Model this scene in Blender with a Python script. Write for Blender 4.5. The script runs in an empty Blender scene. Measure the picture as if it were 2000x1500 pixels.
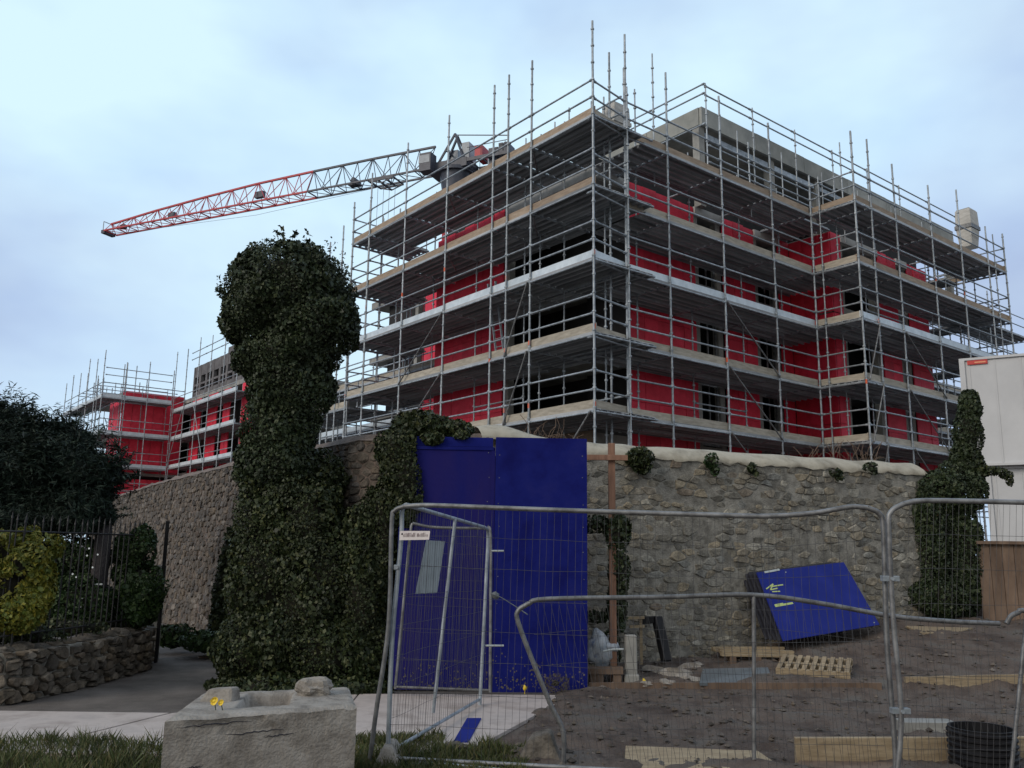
import bpy, math, random
import numpy as np
from mathutils import Vector, Matrix, noise
random.seed(11); rng = np.random.default_rng(11)
S = bpy.context.scene
COL = S.collection

# ------------------------------------------------------------------ camera
PITCH, ROLL, FPX, EYE = math.radians(10.8), math.radians(0.75), 1690.0, 1.66
F_ = Vector((0, math.cos(PITCH), math.sin(PITCH)))
U0 = Vector((0, -math.sin(PITCH), math.cos(PITCH))); R0 = Vector((1, 0, 0))
R_ = R0 * math.cos(ROLL) + U0 * math.sin(ROLL)
U_ = U0 * math.cos(ROLL) - R0 * math.sin(ROLL)
cam_d = bpy.data.cameras.new("camera"); cam = bpy.data.objects.new("camera", cam_d); COL.objects.link(cam)
cam_d.sensor_width = 36; cam_d.lens = 36 * FPX / 2000; cam_d.clip_end = 6000; cam_d.clip_start = 0.05
M = Matrix((R_, U_, -F_)).transposed().to_4x4(); M.translation = Vector((0, 0, EYE)); cam.matrix_world = M
S.camera = cam

# ------------------------------------------------------------------ world, sun, exposure
SUN_EL, SUN_AZ = 30.0, -50.0          # azimuth from +Y towards +X
w = bpy.data.worlds.new("World"); S.world = w; w.use_nodes = True
nt = w.node_tree; N = nt.nodes; L = nt.links
for n in list(N): N.remove(n)
out = N.new("ShaderNodeOutputWorld"); bg = N.new("ShaderNodeBackground"); bg.inputs[1].default_value = 0.1
sky = N.new("ShaderNodeTexSky"); sky.sky_type = 'NISHITA'; sky.sun_disc = False
sky.sun_elevation = math.radians(SUN_EL); sky.sun_rotation = math.radians(SUN_AZ)
tc = N.new("ShaderNodeTexCoord")
def wnoise(scale, detail, stretch, loc, rough=0.5):
    mp = N.new("ShaderNodeMapping"); mp.inputs['Scale'].default_value = stretch; mp.inputs['Location'].default_value = loc
    L.new(tc.outputs['Generated'], mp.inputs[0])
    nz = N.new("ShaderNodeTexNoise"); nz.inputs['Scale'].default_value = scale; nz.inputs['Detail'].default_value = detail
    nz.inputs['Roughness'].default_value = rough
    L.new(mp.outputs[0], nz.inputs['Vector']); return nz.outputs['Fac']
def ramp(fac, stops, nodes=N, links=L):
    r = nodes.new("ShaderNodeValToRGB"); e = r.color_ramp.elements
    while len(e) < len(stops): e.new(0.5)
    for el, (p, c) in zip(e, stops): el.position = p; el.color = (*c, 1)
    links.new(fac, r.inputs[0]); return r.outputs[0]
bank = N.new("ShaderNodeVectorMath"); bank.operation = 'DOT_PRODUCT'       # brighter bank of cloud ahead and overhead
L.new(tc.outputs['Generated'], bank.inputs[0]); bank.inputs[1].default_value = (-0.03, 0.80, 0.6)
bk = N.new("ShaderNodeMapRange"); bk.interpolation_type = 'SMOOTHSTEP'; L.new(bank.outputs['Value'], bk.inputs[0])
bk.inputs[1].default_value = 0.80; bk.inputs[2].default_value = 1.0; bk.inputs[3].default_value = -0.05; bk.inputs[4].default_value = 0.13
cadd = N.new("ShaderNodeMath"); cadd.operation = 'ADD'; L.new(wnoise(2.1, 5, (1, 1, 1.7), (0.35, 0.1, 0.62), 0.45), cadd.inputs[0]); L.new(bk.outputs[0], cadd.inputs[1])
clouds = ramp(cadd.outputs[0],
              [(0.33, (4.7, 5.9, 8.2)), (0.46, (6.0, 7.8, 10.0)), (0.62, (7.6, 10.2, 11.8))])
wisps = ramp(wnoise(3.6, 4, (1, 1, 2.2), (3.1, 0.4, 1.2), 0.5), [(0.36, (0.86, 0.87, 0.95)), (0.62, (1.04, 1.02, 1.0))])
mul = N.new("ShaderNodeMix"); mul.data_type = 'RGBA'; mul.blend_type = 'MULTIPLY'; mul.inputs[0].default_value = 1
L.new(clouds, mul.inputs[6]); L.new(wisps, mul.inputs[7])
mx = N.new("ShaderNodeMix"); mx.data_type = 'RGBA'; mx.inputs[0].default_value = 0.88
L.new(sky.outputs[0], mx.inputs[6]); L.new(mul.outputs[2], mx.inputs[7])
sep = N.new("ShaderNodeSeparateXYZ"); L.new(tc.outputs['Generated'], sep.inputs[0])
hw_ = N.new("ShaderNodeMapRange"); hw_.interpolation_type = 'SMOOTHSTEP'; L.new(sep.outputs['Y'], hw_.inputs[0])
hw_.inputs[1].default_value = 0.45; hw_.inputs[2].default_value = -0.7
tint = N.new("ShaderNodeMix"); tint.data_type = 'RGBA'; tint.blend_type = 'MULTIPLY'; tint.inputs[7].default_value = (1.22, 1.0, 0.78, 1)
L.new(hw_.outputs[0], tint.inputs[0]); L.new(mx.outputs[2], tint.inputs[6]); L.new(tint.outputs[2], bg.inputs[0]); L.new(bg.outputs[0], out.inputs[0])
sd = bpy.data.lights.new("sun", 'SUN'); sd.energy = 1.35; sd.angle = math.radians(25); sd.color = (1, 0.90, 0.78)
so = bpy.data.objects.new("sun", sd); COL.objects.link(so)
az, el = math.radians(SUN_AZ), math.radians(SUN_EL)
sdir = Vector((math.sin(az) * math.cos(el), -abs(math.cos(az)) * math.cos(el) * 1, math.sin(el)))
so.rotation_euler = sdir.to_track_quat('Z', 'Y').to_euler()
sky.sun_rotation = math.atan2(sdir.x, sdir.y)
S.view_settings.view_transform = 'Standard'; S.view_settings.look = 'None'
S.view_settings.exposure = 0.0; S.view_settings.gamma = 1; S.view_settings.use_curve_mapping = False
S.cycles.max_bounces = 6; S.cycles.diffuse_bounces = 3; S.cycles.transparent_max_bounces = 6

# ------------------------------------------------------------------ helpers
def ray(x, y): return F_ + R_ * ((x - 1000) / FPX) - U_ * ((y - 750) / FPX)
def at(x, y, Y=None, Z=None):
    r = ray(x, y); t = Y / r.y if Y is not None else (Z - EYE) / r.z
    return Vector((0, 0, EYE)) + r * t
ORG = {}
class MB:
    def __init__(s): s.v = []; s.f = []; s.sm = []; s.mi = []
    def add(s, vs, fs, smooth=False, mi=0):
        b = len(s.v); s.v.extend(tuple(p) for p in vs)
        for f in fs: s.f.append([b + i for i in f]); s.sm.append(smooth); s.mi.append(mi)
    def hexa(s, lo, hi, mi=0):
        s.add(list(lo) + list(hi), [(3, 2, 1, 0), (4, 5, 6, 7), (0, 1, 5, 4), (1, 2, 6, 5), (2, 3, 7, 6), (3, 0, 4, 7)], mi=mi)
    def box(s, a, b, mi=0):
        x0, y0, z0 = a; x1, y1, z1 = b
        s.hexa([(x0, y0, z0), (x1, y0, z0), (x1, y1, z0), (x0, y1, z0)], [(x0, y0, z1), (x1, y0, z1), (x1, y1, z1), (x0, y1, z1)], mi)
    def bar(s, p, q, w, h, up=Vector((0, 0, 1)), mi=0):
        p, q = Vector(p), Vector(q); d = (q - p).normalized(); a = d.cross(up)
        if a.length < 1e-4: a = d.cross(Vector((0, 1, 0)))
        a.normalize(); b = a.cross(d); a = a * w / 2; b = b * h / 2
        s.hexa([p - a - b, p + a - b, p + a + b, p - a + b], [q - a - b, q + a - b, q + a + b, q - a + b], mi)
    def tube(s, pts, r, n=8, cap=True, mi=0):
        pts = [Vector(p) for p in pts]; rs = r if isinstance(r, (list, tuple)) else [r] * len(pts)
        prev = None; vs = []; m = len(pts)
        for i, p in enumerate(pts):
            d = (pts[min(i + 1, m - 1)] - pts[max(i - 1, 0)]).normalized()
            if prev is None:
                a = d.cross(Vector((0, 0, 1)))
                if a.length < 1e-3: a = d.cross(Vector((0, 1, 0)))
            else: a = prev - d * prev.dot(d)
            a.normalize(); prev = a; b = d.cross(a)
            for k in range(n):
                t = 2 * math.pi * k / n; vs.append(p + (a * math.cos(t) + b * math.sin(t)) * rs[i])
        fs = [(i * n + k, i * n + (k + 1) % n, (i + 1) * n + (k + 1) % n, (i + 1) * n + k) for i in range(m - 1) for k in range(n)]
        s.add(vs, fs, n > 4, mi)
        if cap:
            s.add([vs[k] for k in range(n)], [tuple(reversed(range(n)))], mi=mi)
            s.add(vs[-n:], [tuple(range(n))], mi=mi)
    def ellipsoid(s, c, r, nu=14, nv=9, jit=0.0, seed=0, mi=0, flat=False):
        c = Vector(c); vs = []; fs = []
        for j in range(nv + 1):
            ph = math.pi * j / nv
            for i in range(nu):
                th = 2 * math.pi * i / nu
                d = Vector((math.cos(th) * math.sin(ph), math.sin(th) * math.sin(ph), math.cos(ph)))
                k = 1 + jit * noise.noise(d * 1.7 + Vector((seed * 3.1, seed * 1.7, seed)))
                vs.append(c + Vector((d.x * r[0], d.y * r[1], d.z * r[2])) * k)
        for j in range(nv):
            for i in range(nu):
                fs.append((j * nu + i, (j + 1) * nu + i, (j + 1) * nu + (i + 1) % nu, j * nu + (i + 1) % nu))
        s.add(vs, fs, not flat, mi)
def setp(o, label=None, cat=None, group=None, kind=None):
    if label: o['label'] = label
    if cat: o['category'] = cat
    if group: o['group'] = group
    if kind: o['kind'] = kind
    return o
def obj(name, mb, m, parent=None, origin=None, bevel=0, **kw):
    me = bpy.data.meshes.new(name)
    if parent is not None: og = ORG[parent.name]
    elif origin is not None: og = Vector(origin)
    else:
        vs = mb.v; n = len(vs)
        og = Vector((sum(v[0] for v in vs) / n, sum(v[1] for v in vs) / n, min(v[2] for v in vs)))
    me.from_pydata([(v[0] - og.x, v[1] - og.y, v[2] - og.z) for v in mb.v], [], mb.f)
    me.polygons.foreach_set('use_smooth', mb.sm)
    ms = m if isinstance(m, list) else [m]
    for x in ms: me.materials.append(x)
    if len(ms) > 1: me.polygons.foreach_set('material_index', mb.mi)
    me.update()
    o = bpy.data.objects.new(name, me); COL.objects.link(o)
    if parent is not None: o.parent = parent
    else: o.location = og
    ORG[o.name] = og
    if bevel:
        b = o.modifiers.new('bevel', 'BEVEL'); b.width = bevel; b.segments = 2; b.limit_method = 'ANGLE'
    return setp(o, **kw)
def thing(name, label, cat, loc, group=None):
    o = bpy.data.objects.new(name, None); COL.objects.link(o); o.location = loc; o.empty_display_size = 0.2
    ORG[o.name] = Vector(loc); return setp(o, label, cat, group)

def mat(name, c1, c2=None, scale=4.0, rough=0.8, metal=0.0, bump=0.0, bscale=None, detail=6, rand=0.0, c3=None, stretch=(1, 1, 1), island=None, trans=None, spec=0.5):
    """two-tone noise material in object space, optional bump, optional per-object / per-island value shift"""
    m = bpy.data.materials.new(name); m.use_nodes = True; n = m.node_tree.nodes; l = m.node_tree.links
    b = n['Principled BSDF']; b.inputs['Roughness'].default_value = rough; b.inputs['Metallic'].default_value = metal
    b.inputs['Specular IOR Level'].default_value = spec
    t = n.new("ShaderNodeTexCoord"); mp = n.new("ShaderNodeMapping"); mp.inputs['Scale'].default_value = stretch
    l.new(t.outputs['Object'], mp.inputs[0])
    nz = n.new("ShaderNodeTexNoise"); nz.inputs['Scale'].default_value = scale; nz.inputs['Detail'].default_value = detail; nz.inputs['Roughness'].default_value = 0.62
    l.new(mp.outputs[0], nz.inputs['Vector'])
    c2 = c2 or c1
    stops = [(0.36, c1), (0.64, c2)] if not c3 else [(0.33, c1), (0.52, c2), (0.7, c3)]
    colr = ramp(nz.outputs['Fac'], stops, n, l)
    if rand or island:
        rd = None
        oi = n.new("ShaderNodeObjectInfo"); rd = oi.outputs['Random']
        gi = n.new("ShaderNodeNewGeometry")
        ad = n.new("ShaderNodeMath"); ad.operation = 'ADD'; l.new(rd, ad.inputs[0]); l.new(gi.outputs['Random Per Island'], ad.inputs[1])
        fr = n.new("ShaderNodeMath"); fr.operation = 'FRACT'; l.new(ad.outputs[0], fr.inputs[0]); rd = fr.outputs[0]
        if island:
            ic = ramp(rd, island, n, l); mm = n.new("ShaderNodeMix"); mm.data_type = 'RGBA'; mm.blend_type = 'MULTIPLY'; mm.inputs[0].default_value = 1
            l.new(ic, mm.inputs[6]); l.new(colr, mm.inputs[7]); colr = mm.outputs[2]
        if rand:
            mr = n.new("ShaderNodeMapRange"); mr.inputs[3].default_value = 1 - rand; mr.inputs[4].default_value = 1 + rand; l.new(rd, mr.inputs[0])
            mm = n.new("ShaderNodeVectorMath"); mm.operation = 'SCALE'; l.new(colr, mm.inputs[0]); l.new(mr.outputs[0], mm.inputs['Scale']); colr = mm.outputs[0]
    l.new(colr, b.inputs['Base Color'])
    if bump:
        nb = n.new("ShaderNodeTexNoise"); nb.inputs['Scale'].default_value = bscale or scale * 6; nb.inputs['Detail'].default_value = 5; l.new(t.outputs['Object'], nb.inputs['Vector'])
        bp = n.new("ShaderNodeBump"); bp.inputs['Strength'].default_value = bump; bp.inputs['Distance'].default_value = 0.02
        l.new(nb.outputs['Fac'], bp.inputs['Height']); l.new(bp.outputs[0], b.inputs['Normal'])
    return m
stone_i = [(0.0, (0.34, 0.34, 0.34)), (0.15, (0.80, 0.76, 0.68)), (0.35, (0.52, 0.52, 0.52)), (0.55, (0.95, 0.84, 0.68)), (0.75, (0.66, 0.69, 0.72)), (0.9, (1.25, 1.22, 1.15)), (1.0, (0.6, 0.5, 0.42))]
m_stone = mat('rubble_stone', (0.16, 0.153, 0.135), (0.38, 0.365, 0.325), 11, 0.9, bump=0.9, bscale=45, island=stone_i)
m_stone_l = mat('brown_rubble_stone', (0.075, 0.067, 0.06), (0.205, 0.182, 0.165), 9, 0.92, bump=0.9, bscale=40, island=stone_i)
m_stone_low = mat('garden_wall_stone', (0.065, 0.056, 0.046), (0.20, 0.172, 0.142), 8, 0.92, bump=0.9, bscale=35, island=stone_i)
m_mortar = mat('lime_mortar', (0.13, 0.123, 0.107), (0.29, 0.277, 0.245), 6, 0.95, bump=0.8, bscale=40)
m_mortar_p = mat('pink_mortar', (0.10, 0.078, 0.066), (0.20, 0.155, 0.13), 5, 0.95, bump=0.8, bscale=40)
m_coping = mat('cream_render', (0.26, 0.235, 0.185), (0.40, 0.37, 0.30), 3, 0.9, bump=0.5, bscale=14, c3=(0.33, 0.30, 0.24))
m_galv = mat('galvanised_steel', (0.22, 0.25, 0.275), (0.40, 0.44, 0.48), 7, 0.5, 0.4, rand=0.22)
m_galv_d = mat('weathered_tube', (0.12, 0.12, 0.123), (0.26, 0.265, 0.27), 9, 0.5, 0.5, rand=0.2)
m_plank_s = mat('steel_deck_plank', (0.27, 0.285, 0.30), (0.37, 0.385, 0.40), 1.2, 0.6, 0.0, rand=0.45, bump=0.15, bscale=30)
m_wire = mat('dull_wire', (0.035, 0.035, 0.038), (0.07, 0.07, 0.073), 9, 0.6)
m_orange = mat('orange_clip', (0.7, 0.11, 0.03), rough=0.5)
m_toe = mat('toe_board_timber', (0.26, 0.195, 0.14), (0.38, 0.30, 0.225), 3, 0.8, rand=0.12, stretch=(1, 1, 5))
m_toe_p = mat('pale_toe_board', (0.30, 0.27, 0.22), (0.45, 0.41, 0.34), 3, 0.8, rand=0.14, stretch=(1, 1, 5))
m_toe_m = mat('metal_toe_board', (0.50, 0.57, 0.62), (0.66, 0.73, 0.78), 3, 0.4, 0.1, rand=0.06)
m_red = mat('red_sheathing', (0.64, 0.016, 0.045), (0.80, 0.035, 0.08), 2.2, 0.6, rand=0.14, bump=0.6, bscale=3.5)
m_conc = mat('structural_concrete', (0.20, 0.20, 0.19), (0.34, 0.335, 0.31), 1.5, 0.85, rand=0.1, bump=0.3, bscale=12)
m_conc_shade = mat('shade_black_blockwork', (0.012, 0.012, 0.013), (0.026, 0.025, 0.026), 1.5, 0.9)  # near-black colour puts the shade of unlit interiors into the walls
m_slab = mat('fresh_concrete', (0.34, 0.345, 0.33), (0.48, 0.48, 0.46), 1.5, 0.85, bump=0.2, bscale=12)
m_fascia = mat('fascia_panel', (0.24, 0.25, 0.235), (0.36, 0.365, 0.34), 1.2, 0.8, rand=0.13)
m_hoard = mat('blue_hoarding', (0.004, 0.006, 0.10), (0.007, 0.012, 0.145), 2.4, c3=(0.014, 0.018, 0.15), rough=0.8, bump=0.3, bscale=9, rand=0.08, spec=0.12)
m_hoard2 = mat('faded_blue_hoarding', (0.006, 0.008, 0.115), (0.014, 0.011, 0.105), 2.6, 0.8, bump=0.15, bscale=16, stretch=(1, 1, 0.35), spec=0.15)
m_bluepanel = mat('blue_painted_ply', (0.011, 0.020, 0.17), (0.017, 0.028, 0.21), 2.5, 0.75, bump=0.1, bscale=30, spec=0.15)
m_darkply = mat('dark_ply_edge', (0.012, 0.012, 0.02), (0.03, 0.03, 0.04), 4, 0.8)
m_block = mat('cast_concrete', (0.145, 0.128, 0.11), (0.27, 0.245, 0.215), 6.5, 0.92, bump=0.6, bscale=55, c3=(0.335, 0.31, 0.28))
m_path = mat('concrete_path', (0.31, 0.265, 0.24), (0.46, 0.405, 0.375), 2.2, 0.9, bump=0.25, bscale=50, c3=(0.36, 0.32, 0.30))
m_drive = mat('worn_tarmac', (0.07, 0.06, 0.053), (0.14, 0.122, 0.11), 1.6, 0.93, bump=0.5, bscale=60)
m_soil = mat('bare_soil', (0.045, 0.031, 0.025), (0.10, 0.077, 0.064), 2.3, 0.97, bump=1.0, bscale=40, c3=(0.10, 0.094, 0.085))
m_peb = mat('pebble', (0.07, 0.06, 0.052), (0.15, 0.13, 0.115), 8, 0.9, island=stone_i)
m_wood = mat('sawn_timber', (0.22, 0.165, 0.10), (0.34, 0.27, 0.175), 5, 0.75, rand=0.14, stretch=(1, 3, 6))
m_wood_d = mat('weathered_timber', (0.10, 0.065, 0.045), (0.18, 0.125, 0.09), 5, 0.85, rand=0.12, stretch=(1, 1, 0.3))
m_post = mat('pine_post', (0.17, 0.088, 0.058), (0.27, 0.15, 0.10), 5, 0.8, stretch=(4, 4, 0.5))
m_black = mat('black_plastic', (0.006, 0.006, 0.008), (0.014, 0.014, 0.016), 5, 0.6, spec=0.25)
m_iron = mat('black_iron', (0.01, 0.01, 0.012), (0.02, 0.02, 0.022), 8, 0.5)
m_white = mat('white_cabin_cladding', (0.46, 0.47, 0.49), (0.54, 0.55, 0.57), 0.8, 0.55, bump=0.05, bscale=3)
m_sheet = mat('white_sheet', (0.32, 0.36, 0.37), (0.42, 0.46, 0.47), 9, 0.6)
m_sign = mat('sign_face', (0.6, 0.55, 0.55), (0.68, 0.63, 0.62), 9, 0.5)
m_ink = mat('dark_red_ink', (0.09, 0.03, 0.035), rough=0.6)
m_redsign = mat('red_sign', (0.45, 0.03, 0.03), (0.55, 0.05, 0.04), 20, 0.5)
m_peach = mat('pale_orange_band', (0.75, 0.30, 0.16), rough=0.5)
m_yg = mat('yellow_green_mark', (0.42, 0.5, 0.18), rough=0.6)
m_crane_r = mat('crane_red_paint', (0.40, 0.022, 0.034), (0.50, 0.04, 0.055), 2, 0.5)
m_crane_g = mat('crane_dark_grey', (0.035, 0.04, 0.06), (0.07, 0.08, 0.11), 2, 0.5)
m_crane_l = mat('crane_pale_grey', (0.25, 0.28, 0.32), (0.36, 0.4, 0.44), 2, 0.5)
m_wrap = mat('pale_hopper', (0.42, 0.41, 0.38), (0.56, 0.55, 0.52), 3, 0.8, stretch=(1, 1, 4))
m_bark = mat('dark_bark', (0.02, 0.017, 0.02), (0.04, 0.035, 0.038), 9, 0.9, bump=0.8, bscale=30, stretch=(1, 1, .3))
m_core_shade = mat('ivy_stems', (0.010, 0.011, 0.006), (0.022, 0.02, 0.012), 9, 0.95)  # very dark colour for added cores, stands in for shade inside foliage
m_farconc = mat('far_concrete', (0.10, 0.095, 0.10), (0.17, 0.165, 0.17), 1.5, 0.9)
m_slate = mat('grey_sheet', (0.09, 0.105, 0.115), (0.13, 0.145, 0.155), 3, 0.6)
m_bag = mat('plastic_bag', (0.22, 0.28, 0.36), (0.45, 0.48, 0.52), 7, 0.4, c3=(0.05, 0.09, 0.22))
m_yel = mat('yellow_petals', (0.8, 0.55, 0.03), (0.85, 0.65, 0.08), 9, 0.6)
m_flow = mat('white_petals', (0.7, 0.75, 0.78), rough=0.6)
def leafmat(name, cols, rough=0.55):
    st = [(i / (len(cols) - 1), c) for i, c in enumerate(cols)]
    return mat(name, (0.75, 0.75, 0.75), (1.2, 1.2, 1.2), 1.6, rough, island=st, spec=0.35)
m_ivy = leafmat('ivy_leaf', [(0.009, 0.015, 0.006), (0.016, 0.026, 0.008), (0.021, 0.034, 0.010), (0.026, 0.034, 0.012), (0.034, 0.048, 0.015), (0.075, 0.08, 0.03)])
m_ivyd = leafmat('dark_ivy_leaf', [(0.014, 0.022, 0.011), (0.022, 0.035, 0.015), (0.032, 0.050, 0.020), (0.05, 0.062, 0.025)])
m_con = leafmat('conifer_needles', [(0.006, 0.014, 0.011), (0.011, 0.024, 0.016), (0.017, 0.034, 0.02)], 0.7)
m_yell = leafmat('yellow_green_leaf', [(0.05, 0.075, 0.012), (0.10, 0.115, 0.014), (0.18, 0.155, 0.018), (0.07, 0.10, 0.014)])
m_grn = leafmat('green_leaf', [(0.012, 0.03, 0.008), (0.02, 0.045, 0.011), (0.035, 0.06, 0.014)])
m_grass = leafmat('grass_blade', [(0.04, 0.06, 0.018), (0.06, 0.082, 0.025), (0.13, 0.115, 0.05), (0.045, 0.075, 0.018)])

# ------------------------------------------------------------------ leaves
def leaf_mesh(P, Nn, size, elong=1.25, droop=0.5, spread=0.7, width=0.42):
    """one bent quad per point, numpy"""
    n = len(P); r = rng.normal(size=(n, 3)) * spread + Nn; r /= np.linalg.norm(r, axis=1)[:, None]
    d = rng.normal(size=(n, 3)); d[:, 2] -= droop * 2
    d -= (d * r).sum(1)[:, None] * r; d /= np.linalg.norm(d, axis=1)[:, None] + 1e-9
    b = np.cross(r, d); s = (size * rng.uniform(0.45, 1.6, n) * (1 + .3 * np.sin(P[:, 2] * 5 + P[:, 0] * 7)))[:, None]
    V = np.empty((n, 4, 3)); V[:, 0] = P - d * s * elong * .5
    V[:, 1] = P + b * s * width + r * s * 0.12; V[:, 2] = P + d * s * elong * .5; V[:, 3] = P - b * s * width + r * s * 0.12
    return V.reshape(-1, 3)
def leaves(name, V, m, parent=None, **kw):
    og = np.array(ORG[parent.name]) if parent is not None else np.array([V[:, 0].mean(), V[:, 1].mean(), V[:, 2].min()])
    V = V - og; n = len(V) // 4; me = bpy.data.meshes.new(name)
    me.vertices.add(len(V)); me.vertices.foreach_set('co', V.astype(np.float32).ravel())
    me.loops.add(4 * n); me.loops.foreach_set('vertex_index', np.arange(4 * n, dtype=np.int32))
    me.polygons.add(n); me.polygons.foreach_set('loop_start', np.arange(0, 4 * n, 4, dtype=np.int32))
    me.update(); me.materials.append(m); me.validate()
    o = bpy.data.objects.new(name, me); COL.objects.link(o)
    if parent is not None: o.parent = parent
    else: o.location = tuple(og)
    ORG[o.name] = Vector(tuple(og)); return setp(o, **kw)
def ell_points(ells, dens, depth=0.18, lump=0.16, freq=2.2, seed=0.0):
    """points on the outside of a union of lumpy ellipsoids"""
    PP = []; NN = []
    for (c, r) in ells:
        c = np.array(c); r = np.array(r)
        area = 4 * math.pi * ((r[0] * r[1]) ** 1.6 + (r[0] * r[2]) ** 1.6 + (r[1] * r[2]) ** 1.6) ** (1 / 1.6) / 3 ** (1 / 1.6)
        k = int(area * dens); d = rng.normal(size=(k, 3)); d /= np.linalg.norm(d, axis=1)[:, None]
        p = c + d * r
        lm = np.array([noise.noise(Vector(q) * freq + Vector((seed, 0, 0))) + 0.5 * noise.noise(Vector(q) * freq * 2.7) for q in p])
        p = c + d * r * (1 + lump * lm - depth * rng.random(k) ** 2)[:, None]
        nn = d / r; nn /= np.linalg.norm(nn, axis=1)[:, None]
        PP.append(p); NN.append(nn)
    P = np.concatenate(PP); Nn = np.concatenate(NN); keep = np.ones(len(P), bool)
    for (c, r) in ells:
        q = (P - np.array(c)) / np.array(r); keep &= (q ** 2).sum(1) > 0.62
    return P[keep], Nn[keep]

# ------------------------------------------------------------------ rubble stones (voronoi cells in courses)
def clip(poly, px, py, nx, ny):
    o = []; m = len(poly)
    for i in range(m):
        a, b = poly[i], poly[(i + 1) % m]
        da = (a[0] - px) * nx + (a[1] - py) * ny; db = (b[0] - px) * nx + (b[1] - py) * ny
        if da <= 0: o.append(a)
        if (da < 0 < db) or (db < 0 < da):
            t = da / (da - db); o.append((a[0] + (b[0] - a[0]) * t, a[1] + (b[1] - a[1]) * t))
    return o
def rubble_cells(W, H, rh, cw, rnd, squash=0.6, jit=0.35):
    pts = []; z = 0
    while z < H:
        h = rnd.uniform(*rh); s = -rnd.random() * cw[1]
        while s < W + 0.1:
            wd = rnd.uniform(*cw) * (0.6 + h / rh[1] * .7); s += wd / 2
            if h > 0.13 and rnd.random() < 0.35:
                for q in (0.25, 0.75): pts.append((s + rnd.uniform(-jit, jit) * wd * .5, z + h * q + rnd.uniform(-.1, .1) * h))
            else: pts.append((s + rnd.uniform(-jit, jit) * wd * .5, z + h * .5 + rnd.uniform(-jit, jit) * h))
            s += wd / 2
        z += h
    P = [(a * squash, b) for a, b in pts]; cell = rh[1]; G = {}
    for i, p in enumerate(P): G.setdefault((int(p[0] / cell), int(p[1] / cell)), []).append(i)
    out = []
    for i, p in enumerate(P):
        if not (-.1 < p[0] < W * squash + .1): continue
        poly = [(p[0] - .5, p[1] - .4), (p[0] + .5, p[1] - .4), (p[0] + .5, p[1] + .4), (p[0] - .5, p[1] + .4)]
        gx, gy = int(p[0] / cell), int(p[1] / cell)
        for dx in range(-2, 3):
            for dy in range(-2, 3):
                for j in G.get((gx + dx, gy + dy), ()):
                    if j == i: continue
                    q = P[j]; nx, ny = q[0] - p[0], q[1] - p[1]; poly = clip(poly, (p[0] + q[0]) / 2, (p[1] + q[1]) / 2, nx, ny)
                    if len(poly) < 3: break
        for (a, b, c, d) in ((0, 0, -1, 0), (W * squash, 0, 1, 0), (0, 0, 0, -1), (0, H, 0, 1)): poly = clip(poly, a, b, c, d) if len(poly) > 2 else poly
        if len(poly) > 2: out.append([(a / squash, b) for a, b in poly])
    return out
def rubble_wall(parent, W, H, mapf, rh, cw, seed, m, gap=0.010, proud=(0.0, 0.035), maxparts=300, cut=0.22, squash=0.6, keep=None, zof=lambda s: 0.0):
    rnd = random.Random(seed); st = []
    for poly in rubble_cells(W, H, rh, cw, rnd, squash):
        cx = sum(p[0] for p in poly) / len(poly); cz = sum(p[1] for p in poly) / len(poly)
        if keep and not keep(cx, cz): continue
        pp = []; k = len(poly)
        for i in range(k):                                     # knock the corners off, roughen
            a, b, c = poly[i - 1], poly[i], poly[(i + 1) % k]
            for (q, t) in ((a, cut), (c, cut)):
                pp.append((b[0] + (q[0] - b[0]) * t * rnd.uniform(.5, 1.3), b[1] + (q[1] - b[1]) * t * rnd.uniform(.5, 1.3)))
        rad = min(max(abs(p[0] - cx) for p in pp), max(abs(p[1] - cz) for p in pp))
        if rad < gap * 1.6: continue
        k1 = 1 - gap / rad; d = rnd.uniform(*proud); tx, tz = rnd.uniform(-.12, .12), rnd.uniform(-.12, .12)
        f = k1 * rnd.uniform(.72, .88); n = len(pp); vs = []
        for (sc, dep) in ((1.0 * k1, -0.03), (k1, d * .6), (f, d + 0.012)):
            for p in pp:
                ds, dz = (p[0] - cx) * sc, (p[1] - cz) * sc
                vs.append(mapf(cx + ds, cz + dz + zof(cx), dep + (ds * tx + dz * tz if dep > 0 else 0)))
        fs = [(r * n + i, r * n + (i + 1) % n, (r + 1) * n + (i + 1) % n, (r + 1) * n + i) for r in (0, 1) for i in range(n)] + [tuple(range(2 * n, 3 * n))]
        c3 = mapf(cx, cz, 0); dist = math.dist(c3, (0, 0, EYE))
        st.append((max(p[0] for p in pp) - min(p[0] for p in pp), dist, vs, fs))
    st.sort(key=lambda q: -q[0] ** .5 / q[1])
    rest = MB()
    for i, (a, dist, vs, fs) in enumerate(st):
        if i < maxparts: mb = MB(); mb.add(vs, fs); obj('stone', mb, m, parent)
        else: rest.add(vs, fs)
    if rest.v: obj('small_stones', rest, m, parent, kind='stuff')

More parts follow.
